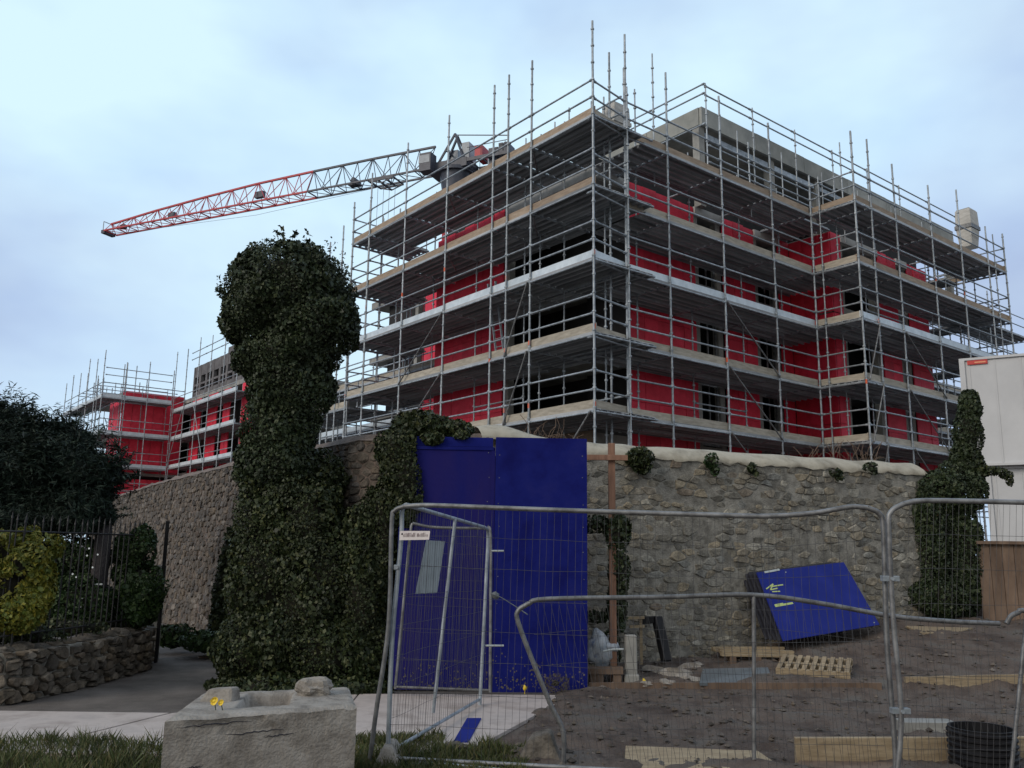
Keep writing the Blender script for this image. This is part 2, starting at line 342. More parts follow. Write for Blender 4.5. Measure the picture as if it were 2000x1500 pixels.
# ================================================================== GROUND
def sstep(x, a, b): t = max(0, min(1, (x - a) / (b - a))); return t * t * (3 - 2 * t)
def gh(x, y):
    return 0.62 * sstep(x, 0.5, 6.5) * sstep(y, 10.4, 14.2) + 0.10 * sstep(x, 0.9, 1.6) * sstep(y, 10.75, 10.95) * (1 - sstep(y, 12, 14))
def grid(xs, ys, hf):
    mb = MB(); vs = [(x, y, hf(x, y)) for y in ys for x in xs]; n = len(xs)
    mb.add(vs, [(j * n + i, j * n + i + 1, (j + 1) * n + i + 1, (j + 1) * n + i) for j in range(len(ys) - 1) for i in range(n - 1)], True); return mb
def gat(x, y, dz=0.0):
    P = at(x, y, Z=0)
    for _ in range(12): P = at(x, y, Z=(gh(P.x, P.y) + dz) * .6 + P.z * .4)
    return P
far = [12, 16, 24, 40, 80, 200, 800, 3000]
xs = [-x for x in reversed(far)] + [-10 + .5 * i for i in range(41)][0:] + far
ys = [-3000, -400, -60, -10, 0, 3] + [4 + .5 * i for i in range(23)] + [16, 18, 24, 40, 80, 200, 800, 3000]
obj('ground', grid(sorted(set(xs)), ys, lambda x, y: gh(x, y) - 0.012), m_soil, kind='structure')
# bare soil of the site, lumpy, with an irregular edge on the path
pa, pb = at(1045, 1370, Z=0), at(955, 1465, Z=0)
def soilh(x, y):
    ex = pb.x + (pa.x - pb.x) * (y - pb.y) / (pa.y - pb.y)
    ex = max(min(ex, 1.2), -.9) + 0.10 * noise.noise(Vector((x * 2, y * 3, 4)))
    e = sstep(x, ex - .02, ex + .22)
    return gh(x, y) - 0.06 + e * 0.085 + e * (0.028 * math.sin((y + .25 * x) * 7.0 + 2 * noise.noise(Vector((x * .8, y, 1)))) * sstep(abs(noise.noise(Vector((x * .5, y * .9, 6)))), .05, .4) + 0.045 * noise.noise(Vector((x * 1.6, y * 1.6, 0))) + 0.035 * noise.noise(Vector((x * 5, y * 5, 2))) + 0.020 * noise.noise(Vector((x * 17, y * 17, 5))))
obj('soil', grid([-1 + .05 * i for i in range(240)], [4.6 + .05 * i for i in range(104)] + [9.85 + .07 * i for i in range(86)], soilh), m_soil, kind='structure')
# stones and clods on the soil
mb = MB(); rnd = random.Random(5)
for i in range(9000):
    y = 5 + 9 * rnd.random() ** 1.3; x = rnd.uniform(-.6, 9)
    ex = pb.x + (pa.x - pb.x) * (y - pb.y) / (pa.y - pb.y)
    if x < max(min(ex, 1.2), -.9) + .1: continue
    if x < 1.05 and y > 10.6: continue
    s = 0.006 + 0.034 * rnd.random() ** 5; z = soilh(x, y) + s * .3
    c = Vector((x, y, z)); a = rnd.random() * 6
    e1 = Vector((math.cos(a), math.sin(a), 0)) * s * rnd.uniform(.8, 1.7); e2 = Vector((-math.sin(a), math.cos(a), 0)) * s; e3 = Vector((0, 0, s * rnd.uniform(.5, .9)))
    mb.add([c + e1, c + e2, c - e1, c - e2, c + e3 + e1 * .2, c - e3], [(0, 1, 4), (1, 2, 4), (2, 3, 4), (3, 0, 4), (1, 0, 5), (2, 1, 5), (3, 2, 5), (0, 3, 5)])
obj('gravel', mb, m_peb, kind='stuff')
# driveway and path sheets
def sheet(name, pts, z, m, **kw):
    mb = MB(); mb.add([(p[0], p[1], z) for p in pts], [tuple(range(len(pts)))]); return obj(name, mb, m, kind='structure', **kw)
sheet('driveway', [(-12, 9.0), (-2.6, 9.0), (-1.6, 9.6), (1.1, 9.9), (1.1, 11.9), (-3.4, 13), (-14, 30), (-26, 30), (-26, 9.0)], 0.0, m_drive)
# concrete path slabs with open joints
path = thing('path', 'pale concrete footpath in front of the driveway', 'path', (-3, 8, 0)); path['kind'] = 'structure'; del path['category']; del path['label']
jo = [(-9.0, 9.0), (-5.6, 9.0), (-3.15, 9.03), (-1.0, 9.75), (0.62, 10.35)]
ji = [(-9.0, 7.45), (-6.1, 7.45), (-3.78, 7.5), (-1.35, 7.3), (0.05, 7.9)]
ji = [(-9.0, 7.3), (-6.3, 7.3), (-3.95, 7.35), (-1.6, 7.35), (-0.3, 7.6)]
jo = [(-9.0, 9.06), (-5.9, 9.06), (-3.35, 9.06), (-1.7, 10.35), (0.75, 10.45)]
for i in range(4):
    g = 0.012; mb = MB()
    a, b, c, d = ji[i], ji[i + 1], jo[i + 1], jo[i]
    lo = [(a[0] + g, a[1], -0.05), (b[0] - g, b[1], -0.05), (c[0] - g, c[1], -0.05), (d[0] + g, d[1], -0.05)]
    mb.hexa(lo, [(p[0], p[1], 0.016 + 0.003 * (i % 2)) for p in lo]); obj('slab', mb, m_path, path)

# grass
def grass(name, n, fn, hmin, hmax, **kw):
    P = []; 
    while len(P) < n:
        q = fn()
        if q: P.append(q)
    P = np.array(P); k = len(P); h = rng.uniform(hmin, hmax, k) * (0.55 + 0.8 * np.array([abs(noise.noise(Vector((p[0] * 3, p[1] * 3, 9)))) * 1.6 for p in P]))
    an = rng.uniform(0, 6.28, k); wv = np.stack([np.cos(an), np.sin(an), np.zeros(k)], 1) * 0.0035
    ln = rng.normal(size=(k, 3)) * 0.35; ln[:, 2] = 1; tip = P + ln * h[:, None]; md = P + ln * h[:, None] * .5 + np.array([0, 0, .012])
    V = np.empty((k, 4, 3)); V[:, 0] = P - wv; V[:, 1] = P + wv; V[:, 2] = tip + wv * .15; V[:, 3] = md - wv * .9
    return leaves(name, V.reshape(-1, 3), m_grass, kind='stuff', **kw)
def g1():
    x = random.uniform(-6.2, -1.6); y = random.uniform(5.2, 7.72 + .12 * math.sin(x * 3) + .15 * noise.noise(Vector((x * 4, 1, 1))))
    if -2.2 < x < -1.0 and 5.4 < y < 6.9: return None
    return (x, y, 0.0)
grass('grass', 26000, g1, 0.05, 0.15)
def g2():
    x = random.uniform(-1.45, 0.15); y = random.uniform(6.0, 8.15 + .2 * noise.noise(Vector((x * 4, 1, 1))) - (0.45 if x > -.55 else 0) - max(0, -1.0 - x) * .3)
    if -2.2 < x < -1.0 and 5.4 < y < 6.9: return None
    return (x, y, 0.0)
grass('grass', 14000, g2, 0.04, 0.12)
# raised building site behind the wall
mb = MB(); pl = [(1.0, 12.6), (7, 15.0), (14, 17), (60, 30), (60, 120), (-60, 120), (-12.6, 30), (-4.0, 16.4), (-1.4, 12.5)]
mb.add([(x, y, 1.2) for x, y in pl] + [(x, y, -.1) for x, y in pl], [tuple(range(9))] + [(i, i + 9, (i + 1) % 9 + 9, (i + 1) % 9) for i in range(9)])
obj('site_terrace', mb, m_soil, kind='structure')
mb = MB(); mb.add([(q.x, q.y, q.z) for q in [Vector(p) for p in ((6.3, 14.4, 0.55), (12, 15.4, .62), (12, 30, 1.2), (6.3, 16, 1.0))]], [(0, 1, 2, 3)])

# ================================================================== BUILDING FRAME
C0 = Vector((2.09, 21.5, 0)); AL, AR = math.radians(38.5), math.radians(51.5)
LV = Vector((-math.sin(AL), math.cos(AL), 0)); RV = Vector((math.sin(AR), math.cos(AR), 0))
def B(u, v, z): return C0 + RV * u + LV * v + Vector((0, 0, z))
def bbox(mb, u0, u1, v0, v1, z0, z1, f=None, mi=0):
    f = f or B; mb.hexa([f(u0, v0, z0), f(u1, v0, z0), f(u1, v1, z0), f(u0, v1, z0)], [f(u0, v0, z1), f(u1, v0, z1), f(u1, v1, z1), f(u0, v1, z1)], mi)
bld = thing('apartment_building', 'concrete building shell with red sheathing behind the near scaffold', 'building', B(8, 6, 1.2))
WU, WV, WV2, UC, UE = 2.25, 2.35, 0.66, 12.39, 19.7      # wall planes: left, right, right beyond the step; step and end
SL = [(4.7, 5.0), (7.4, 7.7), (10.1, 10.4), (12.82, 13.12)]
for z0, z1 in SL:
    for (a, b, c, d) in ((WU + .02, UC, WV + .02, 10.8), (4.6, UC, 10.8, 20), (UC, UE, WV2 + .02, 20)):
        mb = MB(); bbox(mb, a, b, c, d, z0, z1); obj('floor_slab', mb, m_conc, bld)
levels = [(1.2, 4.7), (5.0, 7.4), (7.7, 10.1), (10.4, 12.82)]
for z0, z1 in levels:                        # columns at the edges and openings
    for (u, v) in ((WU + .16, 6.5), (7.05, WV + .1), (8.25, WV + .1), (10.35, WV + .1), (11.6, WV + .1), (13.2, WV2 + .1), (15.5, WV2 + .1), (17.2, WV2 + .1), (17.8, WV2 + .1), (19.5, WV2 + .1), (WU + .16, 10.6), (4.8, 13), (4.8, 16), (19.5, 5), (19.5, 9)):
        mb = MB(); bbox(mb, u - .12, u + .12, v - .06, v + .18, z0, z1 - .002); obj('column', mb, m_conc, bld)
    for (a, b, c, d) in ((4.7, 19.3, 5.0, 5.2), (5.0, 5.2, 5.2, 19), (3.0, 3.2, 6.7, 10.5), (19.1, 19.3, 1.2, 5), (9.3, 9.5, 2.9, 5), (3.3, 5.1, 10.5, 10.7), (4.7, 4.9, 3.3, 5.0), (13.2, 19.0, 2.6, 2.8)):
        mb = MB(); bbox(mb, a, b, c, d, z0 + .002, z1 - .002); obj('internal_wall', mb, m_conc_shade, bld)  # near-black finish stands in for unlit rooms
def red_run(fix, a0, a1, axis):
    """sheets of red sheathing along a wall; axis 'u': plane v=fix, axis 'v': plane u=fix"""
    n = max(1, round((a1 - a0) / 0.62)); wd = (a1 - a0) / n
    for z0, z1 in levels:
        rows = [(z0 - .28, z0 + 1.1), (z0 + 1.1, z1 + .31 if z1 > 12 else z1 + .02)]
        for k in range(n):
            for r_, (za, zb) in enumerate(rows):
                mb = MB(); t = random.uniform(0.03, 0.055); g = 0.006
                zb2 = zb - (random.uniform(0, .07) if r_ else g)
                x0, x1 = a0 + k * wd + g, a0 + (k + 1) * wd - g
                if axis == 'u': bbox(mb, x0, x1, fix - t, fix, za + g, zb2)
                else: bbox(mb, fix - t, fix, x0, x1, za + g, zb2)
                obj('sheathing_panel', mb, m_red, bld)
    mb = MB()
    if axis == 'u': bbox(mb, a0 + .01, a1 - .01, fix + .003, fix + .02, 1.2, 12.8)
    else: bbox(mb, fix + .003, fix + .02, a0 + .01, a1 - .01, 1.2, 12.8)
    obj('backing_wall', mb, m_conc_shade, bld)
red_run(WU, 6.67, 10.75, 'v')
red_run(WV, 3.77, 6.9, 'u'); red_run(WV, 8.4, 10.2, 'u'); red_run(WV, 11.65, 12.34, 'u')
red_run(UC, WV2 - .04, 2.3, 'v')
red_run(WV2, 12.42, 13.06, 'u'); red_run(WV2, 15.67, 17.03, 'u'); red_run(WV2, 17.91, 19.49, 'u'); red_run(4.58, 11.0, 12.2, 'v'); red_run(4.58, 14, 15.3, 'v')
def window(u0, u1, v, z0, z1):
    mb = MB(); f = 0.06
    bbox(mb, u0, u0 + f, v, v + .06, z0, z1); bbox(mb, u1 - f, u1, v, v + .06, z0, z1); bbox(mb, u0 + f, u1 - f, v, v + .06, z1 - f, z1)
    bbox(mb, u0 + f, u1 - f, v, v + .06, z0, z0 + f); bbox(mb, (u0 + u1) / 2 - .02, (u0 + u1) / 2 + .02, v + .005, v + .055, z0 + f, z1 - f)
    obj('window_frame', mb, m_galv_d, bld)
for i, (z0, z1) in enumerate(levels):
    for (a, b, v) in ((7.2, 8.1, WV + .1), (10.5, 11.45, WV + .1), (17.2, 17.75, WV2 + .1)): window(a, b, v, z0 + .05, z1 - .3)
for (a, b, v) in ((6.92, 8.38, WV), (10.22, 11.73, WV), (13.08, 15.65, WV2), (17.05, 17.89, WV2), (WU + .02, 3.75, WV)):
    mb = MB(); bbox(mb, a, b, v - .08, v + .012, 12.86, 13.125); obj('lintel', mb, m_slab, bld)
mb = MB(); bbox(mb, WU - .06, WU + .01, WV - .08, 6.6, 12.86, 13.14); obj('edge_beam', mb, m_slab, bld)
for z in (10.4, 7.7, 5.0):
    mb = MB(); bbox(mb, WU - .04, WU + .01, WV, 6.6, z - .35, z + .06); obj('upstand_board', mb, m_toe, bld)
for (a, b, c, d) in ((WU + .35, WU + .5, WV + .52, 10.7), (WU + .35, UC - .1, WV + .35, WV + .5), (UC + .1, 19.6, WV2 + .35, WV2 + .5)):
    mb = MB(); bbox(mb, a, b, c, d, 13.122, 13.75); obj('roof_sky_blocker', mb, m_conc_shade, bld)  # added dark strips that shut off the sky below the top deck
# setback penthouse
PU0, PU1, PV0, PV1, ZR, ZT = 7.0, 25.4, 1.95, 9.6, 13.13, 16.65
pent = thing('rooftop_storey', 'grey concrete set-back top storey with open dark bays above the right facade', 'building', B(14, 5, ZR))
mb = MB(); bbox(mb, PU0 + .1, PU1 - .1, PV0 + .1, PV1, ZT - .42, ZT - .06); obj('roof_slab', mb, m_conc, pent)
mb = MB(); bbox(mb, UE + .002, PU1, 1.7, PV1, 12.8, 13.12); obj('floor_slab', mb, m_conc, pent)
for k in range(6):
    a = PU0 + (PU1 - PU0) * k / 6; b = PU0 + (PU1 - PU0) * (k + 1) / 6
    mb = MB(); bbox(mb, a + .01, b - .01, PV0 - .02, PV0 + .09, ZT - .62, ZT + .02 + .01 * (k % 2)); obj('fascia_panel', mb, m_fascia, pent)
for k in range(3):
    a = PV0 + .1 + 2.4 * k; mb = MB(); bbox(mb, PU0 - .02, PU0 + .09, a, a + 2.38, ZT - .62, ZT + .02); obj('fascia_panel', mb, m_fascia, pent)
for u in (7.15, 11.2, 14.2, 17.8, 21.4, 25.2):
    mb = MB(); bbox(mb, u - .14, u + .14, PV0 + .12, PV0 + .4, ZR, ZT - .43); obj('column', mb, m_conc, pent)
for v in (5.2, 9.0):
    mb = MB(); bbox(mb, PU0 + .12, PU0 + .4, v, v + .26, ZR, ZT - .43); obj('column', mb, m_conc, pent)
for a, b in ((7.35, 11.0), (11.4, 14.0), (14.4, 17.6), (18, 21.2)):     # pale beam under each bay head
    mb = MB(); bbox(mb, a, b, PV0 + .15, PV0 + .3, ZT - .95, ZT - .78); obj('head_beam', mb, m_galv, pent)
mb = MB(); bbox(mb, 9.5, 25, 5.4, 5.6, ZR, ZT - .43); obj('back_wall', mb, m_conc_shade, pent)
mb = MB(); bbox(mb, 7.5, 25, 9.3, 9.5, ZR, ZT - .43); obj('back_wall', mb, m_conc_shade, pent)

# ================================================================== SCAFFOLD
DK = [5.2, 7.2, 9.2, 11.25, 13.25]; DKR = [5.2, 7.15, 9.2, 11.1, 13.22]
class Scaf:
    def __init__(s, root, caps=None):
        s.root = root; s.items = {}
    def put(s, name, mb, m):
        c = [sum(v[i] for v in mb.v) / len(mb.v) for i in range(3)]; s.items.setdefault(name, []).append((math.dist(c, (0, 0, EYE)), mb, m))
    def flush(s):
        for name, lst in s.items.items():
            lst.sort(key=lambda q: q[0]); rest = {}
            for i, (d, mb, m) in enumerate(lst):
                if i < 298 or len(lst) <= 300: obj(name, mb, m, s.root)
                else: rest.setdefault(m.name, (m, []))[1].append(mb)
            mg = MB(); ms = []
            for k, (m, l) in rest.items():
                ms.append(m)
                for x in l:
                    b = len(mg.v); mg.v += x.v
                    for f, sm in zip(x.f, x.sm): mg.f.append([b + i for i in f]); mg.sm.append(sm); mg.mi.append(len(ms) - 1)
            if mg.v: obj(name + 's', mg, ms, s.root, kind='stuff')
def standard(sc, base, top, r=0.031, nodes=True, m=None):
    mb = MB(); base = Vector(base); lean = Vector((random.uniform(-.02, .02), random.uniform(-.02, .02), 0))
    mb.tube([base, Vector((base.x, base.y, top)) + lean], r, 8)
    if nodes:
        z = base.z + .5
        while z < top - .1:
            c = Vector((base.x, base.y, z)) + lean * ((z - base.z) / (top - base.z))
            mb.tube([c - Vector((0, 0, .022)), c + Vector((0, 0, .022))], 0.05, 6); z += 0.5
    sc.put('standard', mb, m or m_galv)
def rail(sc, name, p, q, r=0.027, m=None):
    mb = MB(); p, q = Vector(p), Vector(q); d = (q - p).normalized()
    mb.tube([p, q], r, 6)
    for e, s in ((p, 1), (q, -1)): mb.tube([e + d * s * .03, e + d * s * .12], r * 1.45, 6)
    sc.put(name, mb, m or m_galv)
def deck(sc, p, q, inw, z, w=1.25, n=5, m=None):
    p = Vector((p.x, p.y, 0)); q = Vector((q.x, q.y, 0))
    """steel planks from p to q (2D along the facade), stacked inward"""
    d = (q - p).normalized(); L_ = (q - p).length; pw = w / n
    for k in range(n):
        o = p + inw * (pw * k + .01); mb = MB(); zz = z + random.uniform(-.006, .006)
        a, b = o + d * .02, o + d * (L_ - .02); e = inw * (pw - .02)
        def P(x, h): return Vector((x.x, x.y, zz + h))
        mb.hexa([P(a, -.02), P(b, -.02), P(b + e, -.02), P(a + e, -.02)], [P(a, 0), P(b, 0), P(b + e, 0), P(a + e, 0)])
        for s0 in (0.0, 1.0):               # folded lips below
            x = inw * ((pw - .045) * s0); f_ = inw * .022
            mb.hexa([P(a + x, -.095), P(b + x, -.095), P(b + x + f_, -.095), P(a + x + f_, -.095)], [P(a + x, -.021), P(b + x, -.021), P(b + x + f_, -.021), P(a + x + f_, -.021)])
        sc.put('deck_plank', mb, m or m_plank_s)
def toe(sc, p, q, inw, z, m, h=0.23, t=0.035):
    a = p + inw * .05; b = q + inw * .05; mb = MB(); e = inw * t; dz = random.uniform(-.015, .015)
    def P(x, hh): return Vector((x.x, x.y, z + hh))
    mb.hexa([P(a, dz), P(b, dz), P(b + e, dz), P(a + e, dz)], [P(a, h + dz), P(b, h + dz), P(b + e, h + dz), P(a + e, h + dz)])
    sc.put('toe_board', mb, m)
def run(sc, pts, inw, decks, toes, tops, base=1.2, w=2.1, inner=True, itop=None, rails=(.46, .96), skip_deck=(), wi=1.3):
    pts = [Vector((p.x, p.y, 0)) for p in pts]
    for i, p in enumerate(pts):
        standard(sc, (p.x, p.y, base), tops[i] if isinstance(tops, (list, tuple)) else tops)
        if inner:
            q = p + inw * wi; standard(sc, (q.x, q.y, base), (itop or max(decks)) + random.choice([1.2, 1.35]), r=.024)
        for z in decks:
            q = p + inw * (w + .05); rail(sc, 'transom', (p.x, p.y, z - .1), (q.x, q.y, z - .1))
    for i in range(len(pts) - 1):
        p, q = pts[i], pts[i + 1]
        for j, z in enumerate(decks):
            wt = w - (.35 if z > 13 and w > 1.9 else 0)
            if i not in skip_deck: deck(sc, p, q, inw, z - .02, w=wt, n=max(2, round(wt / .26)))
            rail(sc, 'ledger', (p.x, p.y, z - .12), (q.x, q.y, z - .12))
            if inner: a, b = p + inw * wi, q + inw * wi; rail(sc, 'ledger', (a.x, a.y, z - .12), (b.x, b.y, z - .12))
            if toes[j]: toe(sc, p, q, inw, z - .03, toes[j])
            for h in rails: rail(sc, 'guard_rail', (p.x, p.y, z + h), (q.x, q.y, z + h))
            if inner and random.random() < .3:
                a, b = p + inw * wi, q + inw * wi; h = random.choice(rails); rail(sc, 'guard_rail', (a.x, a.y, z + h), (b.x, b.y, z + h))
        rail(sc, 'ledger', (p.x, p.y, 3.4), (q.x, q.y, 3.4))
sc_root = thing('scaffolding', 'tall steel tube scaffold wrapped round the near building', 'scaffolding', C0 + Vector((0, 0, 1.2)))
sc = Scaf(sc_root)
VL = [0, 2.6, 3.7, 4.43, 6.95, 9.55, 12.1, 13.4]
toesL = [m_toe_p, m_toe_p, m_toe_m, m_toe, m_toe]
run(sc, [B(0, v, 0) for v in VL], RV, DK, toesL, [15.95, 15.97, 16.0, 15.98, 15.99, 15.98, 15.7, 14.93], w=2.28)
# short corner bay
run(sc, [B(0.02, 0.02, 0), B(1.47, .24, 0)], LV, DKR, [m_toe_p, m_toe_p, m_toe_m, None, m_toe_p], [14.5, 16.26], inner=False, w=.2, skip_deck=(0,))
standard(sc, B(1.22, .62, 1.2), 15.77); standard(sc, B(1.36, .95, 1.2), 14.57, .024)
mb = MB(); c = B(1.58, .3, 0); mb.tube([(c.x, c.y, 1.2), (c.x, c.y, 12.6)], .05, 8); sc.put('standard', mb, m_galv)
UR = [1.47, 3.24, 5.72, 8.35, 10.62]
run(sc, [B(u, .24, 0) for u in UR], LV, DKR, [m_toe_p, m_toe_p, m_toe_m, m_toe_p, m_toe], [15.2, 15.74, 15.87, 15.82, 14.3], w=2.05, skip_deck=(0,))
for z in DKR:
    deck(sc, B(2.24, .24, 0), B(3.24, .24, 0), LV, z - .02, w=2.05, n=8); deck(sc, B(10.64, .58, 0), B(12.3, .58, 0), LV, z - .022, w=1.74, n=7)
    rail(sc, 'transom', B(10.6, .56, z - .12), B(12.3, .56, z - .12))
run(sc, [B(10.62, .24, 0), B(10.6, -1.42, 0)], RV, DKR, [m_toe_p, m_toe_p, m_toe_p, m_toe_p, m_toe], [14.6, 15.64], w=.62, inner=False, skip_deck=(0,))
UR2 = [10.6, 11.63, 13.29, 15.9, 18.2, 20.6, 22.2]
run(sc, [B(u, -1.42, 0) for u in UR2], LV, DKR, [m_toe_p, m_toe_p, m_toe_m, m_toe, m_toe], [15.6, 15.66, 15.26, 15.2, 15.66, 14.75, 14.84], w=1.98)
# end return and the receding run beyond
run(sc, [B(22.2, -1.42, 0), B(22.2, .6, 0), B(22.2, 2.8, 0)], RV * -1, DKR[1:], [m_toe_p, m_toe_m, m_toe, m_toe], [14.6, 14.7, 14.9], w=1.1, wi=1.0, skip_deck=(0,))
run(sc, [B(u, 2.6, 0) for u in (22.4, 25, 27.6, 30.2, 32.8, 35.4)], LV, DKR[1:], [m_toe_p, m_toe_p, m_toe, None], 14.9)
# return of the left end round the recess
run(sc, [B(0, 13.4, 0), B(1.3, 13.45, 0), B(2.6, 13.45, 0)], LV * -1, DK, [None, None, None, None, None], [14.6, 14.7, 14.6], w=1.4, skip_deck=(0,))
run(sc, [B(2.75, v, 0) for v in (11.2, 13.4, 16, 18.6, 21)], RV, [4.6, 6.6, 8.6], [m_toe_p, m_toe_m, m_toe_p], 11.4, w=1.6)
run(sc, [B(0.2, v, 0) for v in (13.6, 15.2, 16.8, 19.2)], RV, [4.9, 6.9], [m_toe_p, m_toe_p], 7.6)
for v, z in ((14.4, 14.28), (15.5, 13.9), (16.8, 12.6)): standard(sc, B(0.1, v, 1.2), z)
# scaffold round the set-back storey: double top rail and short standards
for (u0, u1) in ((6.9, 9.5), (9.5, 12.1), (12.1, 14.7), (14.7, 17.3), (17.3, 19.9), (19.9, 22.5), (22.5, 25.3)):
    for h in (.32, .66): rail(sc, 'guard_rail', B(u0, 1.7, ZT + h), B(u1, 1.7, ZT + h), .028)
    rail(sc, 'ledger', B(u0, 1.6, ZR + 1.95), B(u1, 1.6, ZR + 1.95)); rail(sc, 'ledger', B(u0, 1.6, ZR + 1.35), B(u1, 1.6, ZR + 1.35))
    standard(sc, B(u0, 1.65, ZR + .1), ZT + .72, .024)
    if u0 < 20: standard(sc, B(u0 + 1.3, 1.4, ZR + .1), ZT - .7, .022, False)
for v0, v1 in ((1.6, 4), (4, 6.4), (6.4, 8.8)):
    for h in (.32, .66): rail(sc, 'guard_rail', B(6.8, v0, ZT + h), B(6.8, v1, ZT + h), .028)
    rail(sc, 'ledger', B(6.8, v0, ZT - .8), B(6.8, v1, ZT - .8))
for u, v, z in ((3.96, 1.4, 17.2), (3.36, 1.6, 15.84), (12.9, .3, 16.6), (8.3, 1.0, 15.4), (15.9, .8, 15.0)): standard(sc, B(u, v, 12.7), z, .024)
# back rails visible over the left roof
for v0, v1 in ((0.2, 3.4), (3.4, 6.6), (6.6, 9.5)):
    for h in (.5, 1.0): rail(sc, 'guard_rail', B(1.3, v0, 13.25 + h), B(1.3, v1, 13.25 + h))
for v, z in ((1.4, 14.6), (2.38, 14.8), (3.04, 14.6), (6.4, 14.6), (8.2, 14.3)): standard(sc, B(1.3, v, 13.2), z, .024)
# diagonal braces
def brace(p, q): rail(sc, 'brace', p, q, .024, m_galv_d)
for z in (9.1, 7.1, 5.1):
    brace(B(5.75, .18, z), B(8.3, .18, z - 2)); brace(B(13.3, -1.48, z), B(15.9, -1.48, z - 2))
    brace(B(11.6, -1.48, z), B(10.7, -1.48, z - 2))
for z in (9.1, 7.1): brace(B(-.06, 6.95, z), B(-.06, 9.5, z - 2)); brace(B(-.06, 2.65, z), B(-.06, 3.68, z - 2))
brace(B(-.06, .1, 5.1), B(-.06, 1.9, 3.2))
for j, z in enumerate((13.2, 11.2)):       # plan braces under the upper decks
    for a in (2.6, 6.95): brace(B(.1, a, z - .13), B(1.2, a + 1.1, z - .13))
# orange clips scattered on the nodes
for v in VL:
    for z in (5.3, 7.15, 9.25, 10.3):
        if random.random() < .45: p = B(0, v, z + random.uniform(-.1, .2)); mb = MB(); mb.tube([p, p + Vector((0, 0, .13))], .034, 6); sc.put('orange_clip', mb, m_orange)
for (vv, us) in ((.24, UR), (-1.42, UR2)):
    for u in us:
        for z in (5.3, 7.15, 9.25, 11.3, 3.9):
            if random.random() < .4: p = B(u, vv, z + random.uniform(-.2, .25)); mb = MB(); mb.tube([p, p + Vector((0, 0, .14))], .034, 6); sc.put('orange_clip', mb, m_orange)
sc.flush()

for (u, v, z, m, lab) in ((1.3, 11.6, 9.2, m_redsign, 'small red material bundle on the scaffold deck near the ivy tree, upper one'), (1.5, 12.6, 9.2, m_peach, 'orange crate on the upper left scaffold deck next to a red bundle'),
                       (1.3, 11.9, 7.2, m_redsign, 'red material bundle on the lower left scaffold deck'), (1.6, 12.9, 7.2, m_redsign, 'second red bundle at the very left of the lower scaffold deck')):
    mb = MB(); bbox(mb, u - .35, u + .35, v - .3, v + .3, z + .002, z + .35); bbox(mb, u - .2, u + .25, v - .2, v + .15, z + .352, z + .55); obj('bundle', mb, m, bevel=.02, label=lab, cat='bundle')
t = thing('ladder', 'aluminium ladder leaning inside the left scaffold between two decks', 'ladder', B(1.2, 5.2, 7.2))
for dv in (0, .38): mb = MB(); mb.bar(B(1.2, 5.2 + dv, 7.21), B(.75, 5.2 + dv, 9.9), .03, .07); obj('stile', mb, m_galv, t)
for k in range(10): p, q = B(1.2, 5.2, 7.21).lerp(B(.75, 5.2, 9.9), (k + .6) / 10.4), B(1.2, 5.58, 7.21).lerp(B(.75, 5.58, 9.9), (k + .6) / 10.4); mb = MB(); mb.tube([p, q], .014, 6); obj('rung', mb, m_galv, t)

# ================================================================== FAR BLOCK
E0 = Vector((-24.3, 61.0, 0))
def B2(u, v, z): return E0 + RV * u - LV * v + Vector((0, 0, z))     # v runs back towards the camera
far_b = thing('apartment_building', 'distant unfinished block with red walls seen left of the ivy tree', 'building', B2(4, 4, 1.2))
def part2(name, m, *a): mb = MB(); bbox(mb, *a, f=B2); obj(name, mb, m, far_b)
for z0, z1 in ((1.2, 3.4), (3.6, 6.4), (6.75, 9.0), (9.3, 11.9)):
    part2('internal_wall', m_conc_shade, 3.4, 3.6, -6, 13, z0, z1); part2('internal_wall', m_conc_shade, -2, 3.4, -4.6, -4.4, z0, z1)
for z0, z1 in ((3.4, 3.6), (6.4, 6.75), (9.0, 9.3), (11.9, 12.2)):
    part2('floor_slab', m_conc, 1.5, 12, -10, 13, z0, z1); part2('floor_slab', m_conc, -3.0, 1.5, -10, -1.5, z0, z1)
for za in (1.3, 3.65, 6.8, 9.35):
    for a in (0.2, 3.4, 6.4, 9.6):
        for k in range(3 if a != 6.4 else 2):
            part2('sheathing_panel', m_red, 1.43, 1.49, a + k * .62, a + k * .62 + .6, za - .2, za + 2.5)
    for k in range(6): part2('sheathing_panel', m_red, -2.9 + k * .72, -2.9 + k * .72 + .7, -1.56, -1.5, za - .2, za + 2.5 + (.5 if za > 9 else 0))
    for k in range(4): part2('sheathing_panel', m_red, -3.0, -2.94, -4.4 + k * .7, -4.4 + k * .7 + .68, za - .2, za + 2.5)
# pierced concrete roof storey
for k in range(10):
    a = 13 - 1.3 * k; part2('column', m_farconc, 1.5, 1.75, a - .35, a, 12.2, 14.4)
for z0, z1 in ((12.2, 12.5), (12.95, 13.1), (13.6, 14.4)): part2('beam', m_farconc, 1.52, 1.73, 0.0, 13, z0 + .003, z1 - .003)
part2('roof_wall', m_conc_shade, 2.6, 2.8, 0, 13, 12.2, 14.2)
part2('roof_wall', m_farconc, 1.5, 6, -.25, -.02, 12.2, 14.4); part2('roof_slab', m_conc, 1.8, 6, 0, 13, 14.0, 14.2)
part2('stair_head', m_farconc, 2, 3.6, 5.0, 6.6, 14.4, 15.1)
fs_root = thing('scaffolding', 'distant scaffold with tall bare poles above the left stone wall', 'scaffolding', B2(0, 0, 1.2))
sc2 = Scaf(fs_root)
DK2 = [5.0, 7.0, 9.0, 11.0]
def run2(pts, inw, decks, tops, seed=0): run(sc2, pts, inw, decks, [m_toe_m] * len(decks), tops, w=1.2)
